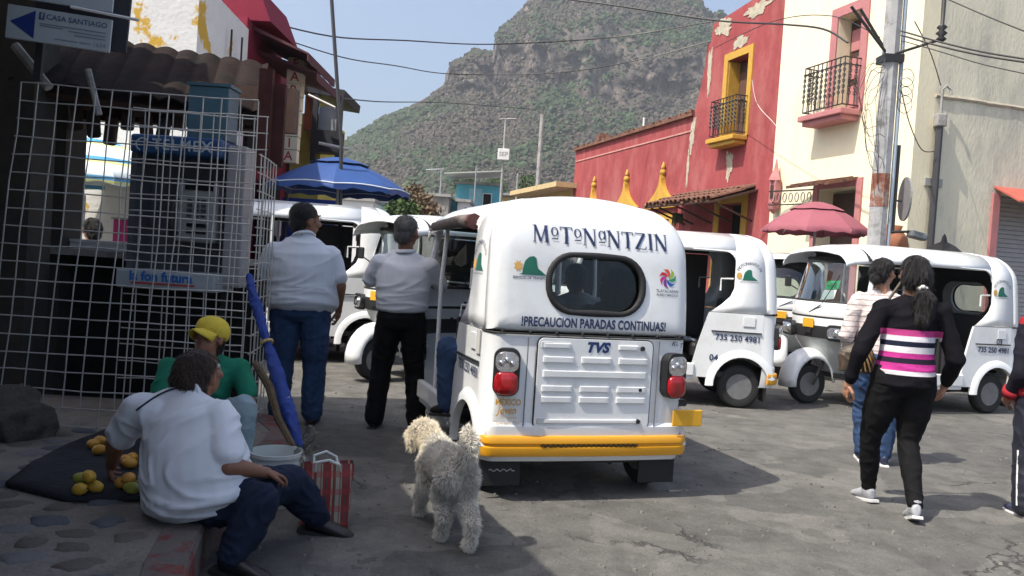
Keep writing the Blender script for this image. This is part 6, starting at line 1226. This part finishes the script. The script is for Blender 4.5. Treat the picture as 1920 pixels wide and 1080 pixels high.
for j in range(5): rg.append([P(.078 * math.cos(a) * (1 - .05 * j), .05 + (.10 + 0) * math.sin(a) * (.35 + .25 * j), .035 - .012 * j - .025 * abs(math.cos(a)) * 1) for a in [PI * q / 12 for q in range(13)]])
bm_ = MB().loft(rg, closed=False).build('cap_brim', mat('yellow_cotton', (.62, .47, .06)), h, True); s_ = bm_.modifiers.new('s', 'SOLIDIFY'); s_.thickness = .006
g = side_logo(); c = G['chest']; flat(shift2d(g, 0, 0, 1.0), lambda x, y: c + V((.06 - x, .128, .04 + y))).build('shirt_print', mat('dark_print', (.015, .03, .03)), t)
t = thing('stool', 'low wooden stool under the vendor in the yellow cap', 'stool', (-1.71, 4.62, .19)); MB().box((0, 0, .09), (.3, .26, .03)).build('seat', DKW, t)
for a in (-1, 1):
    for b in (-1, 1): MB().box((a * .12, b * .1, .037), (.03, .03, .074)).build('leg', DKW, t)
# passenger in the central cab with one knee out of the doorway, driver in front
J = dict(pelvis=(0, 0, .68), chest=(0, .0, .95), neck=(0, .02, 1.13), head=(0, .05, 1.25), shL=(-.19, .0, 1.07), shR=(.19, .0, 1.07), elL=(-.24, .1, .83), wrL=(-.16, .30, .76), elR=(.24, .1, .83), wrR=(.15, .30, .76), hipL=(-.09, .05, .66), hipR=(.09, .05, .66), knL=(-.40, .20, .78), anL=(-.37, .24, .42), toeL=(-.42, .37, .40), knR=(.12, .36, .70), anR=(.14, .36, .42))
def incab(cabo, loc, label, **kw):
    p = cabo.matrix_basis @ V(loc); return person(label, kw.pop('J'), loc=p, rz=cabo.rotation_euler.z, **kw)
incab(main, (-.27, .60, 0), 'passenger in the central cab with a blue jeans knee sticking out', J=J, H=1.62, shirt=mat('grey_shirt', (.30, .31, .33), .9, .1, 6), sleeve=.7, trousers=JEAN, leg=(.095, .078, .07), shoes=LEA)
J2 = dict(J); J2.update(knL=(-.14, .38, .66), anL=(-.14, .42, .42), toeL=(-.14, .56, .40), wrL=(-.24, .52, .98), wrR=(.24, .52, .98), elL=(-.25, .25, .9), elR=(.25, .25, .9))
incab(main, (.43, 1.36, .02), 'driver in grey shirt sitting to the right in the central cab', J=J2, H=1.66, shirt=mat('grey_shirt', (.30, .31, .33), .9, .1, 6), sleeve=.7, trousers=BLK, shoes=LEA)
incab(main, (.40, .60, .0), 'dark haired passenger in silhouette on the right of the central cab rear seat', J=J2, H=1.66, shirt=mat('silhouette_shirt', (.012, .012, .014), .9, .1, 6), sleeve=.9, trousers=BLK, shoes=LEA, hairkind='wavy', yaw=.5)  # backlit silhouette put into a near-black shirt colour
J3 = dict(J2); t, G, P, Rh = incab(cR, (.22, .62, 0), 'passenger in white hat and blue-white shirt inside the right-hand cab', J=J3, H=1.6, skin=SKIN2, shirt=mat('white_blue_shirt', (.45, .50, .60), .9, .4, 22), sleeve=.7, trousers=DJEAN, shoes=LEA, hairkind='none', yaw=.8)
MB().lathe([(.135, .03), (.14, .038), (.09, .045), (.086, .10), (.06, .125), (.005, .13)], 20, P(0, 0, .02), Rh).build('hat', mat('straw_white', (.6, .57, .5), .9, .1, 20), t, True)
# customer behind the kiosk counter
J = stand(1.52, 1.05); person('dark haired person in denim shirt behind the kiosk counter', J, loc=(at(172, 430, 7.6).x, 7.6, 0), rz=.6, H=1.52, fat=1.1, shirt=mat('denim_shirt', (.05, .09, .16), .9, .3, 6), sleeve=1.6, trousers=DJEAN, shoes=LEA, hairkind='bun', yaw=.3)
# dog
dg = thing('dog', 'curly haired white and grey dog walking away beside the central mototaxi', 'dog', (-.215, 3.95, 0), math.radians(21))
DK = 1.0; dg.scale = (.80, .96, 1)
body = MB(); bl = lambda pts, rs, n=12: body.limb([V(p) * DK for p in pts], [r * DK for r in rs], n)
body.etube([V(p) for p in ((0, -.07, .355), (0, .03, .365), (0, .18, .345), (0, .33, .345), (0, .41, .37))], [.068, .080, .080, .085, .068], [.070, .085, .088, .10, .075])
bl([(0, .37, .37), (-.015, .45, .405), (-.03, .50, .425)], [.07, .066, .066]); hd_ = V((-.035, .515, .425))
body.ell(hd_, (.066, .068, .066)); body.caps(hd_ + V((-.02, .04, -.02)), hd_ + V((-.055, .115, -.04)), .04, .028)
for s in (-1, 1): body.caps(hd_ + V((s * .058, -.012, .028)), hd_ + V((s * .082, -.004, -.065)), .026, .022)
for s in (-1, 1):
    y0 = -.14 if s > 0 else .10
    bl([(s * .055, -.05, .33), (s * .06, .01 + y0 * .3, .225), (s * .06, -.085 + y0 * .6, .135), (s * .055, -.06 + y0 * .75, .045), (s * .055, -.015 + y0 * .75, .022)], [.07, .050, .034, .029, .028])
    f0 = .07 if s < 0 else -.05
    bl([(s * .055, .35, .31), (s * .06, .33, .20), (s * .06, .35 + f0, .10), (s * .06, .35 + f0, .04), (s * .06, .39 + f0, .022)], [.055, .042, .033, .030, .028])
bl([(0, -.09, .39), (.02, -.125, .46), (.035, -.12, .51), (.035, -.075, .545)], [.032, .036, .038, .024])
me = solid(body, .009, 2); DOGM = mat('dog_skin', (.33, .31, .285), .9, .3, 10); link('body', me, DOGM, dg)
ve = [(v.co.copy(), v.normal.copy()) for v in me.vertices]; fm = [mat('fur_cream', (.80, .72, .57), .9, .15, 20), mat('fur_grey', (.72, .68, .60), .9, .25, 20), mat('fur_dark', (.42, .40, .36), .9, .3, 20)]; fb = [MB(), MB(), MB()]
for _ in range(30000):
    c, nrm = random.choice(ve); g = mnoise.noise(c * 9) + random.gauss(0, .35); front = c.y > .36
    low = c.z < .22; k = 0 if front and g > -.7 and c.z > .25 else (2 if g > (.42 if low or c.y < .05 else .9) else 1)
    L = random.uniform(.016, .034) * (1.25 if c.z > .46 and c.y < 0 else 1) * (.75 if c.z < .1 else 1)
    dn = V((random.gauss(0, .45), random.gauss(0, .45) - .15, random.gauss(0, .4) - .25)); d1 = (nrm + dn * .5).normalized(); d2 = (nrm * .45 + dn * .9 + V((0, 0, -.3))).normalized(); w = random.uniform(.0011, .0024)
    a = nrm.orthogonal().normalized(); b_ = nrm.cross(a); p1 = c + d1 * L * .6; p2 = p1 + d2 * L * .55
    tri = lambda p, r: [p + a * r, p - a * r * .5 + b_ * r * .87, p - a * r * .5 - b_ * r * .87]
    fb[k].add(tri(c - nrm * .004, w) + tri(p1, w * .85) + [p2], [(0, 1, 4, 3), (1, 2, 5, 4), (2, 0, 3, 5), (3, 4, 6), (4, 5, 6), (5, 3, 6)])
for k in range(3): o = fb[k].build('fur', fm[k], dg); o['kind'] = 'stuff'
MB().ell(hd_ + V((-.068, .142, -.045)), (.014, .014, .011)).build('nose', BPL, dg, True)
for s in (-1, 1): MB().ell(hd_ + V((-.03 + s * .038, .062 + s * .012, .018)), (.008, .008, .008)).build('eye', EYE, dg, True)
# ------------------------------------------------------------------ clean up
bpy.data.scenes.remove(TS)
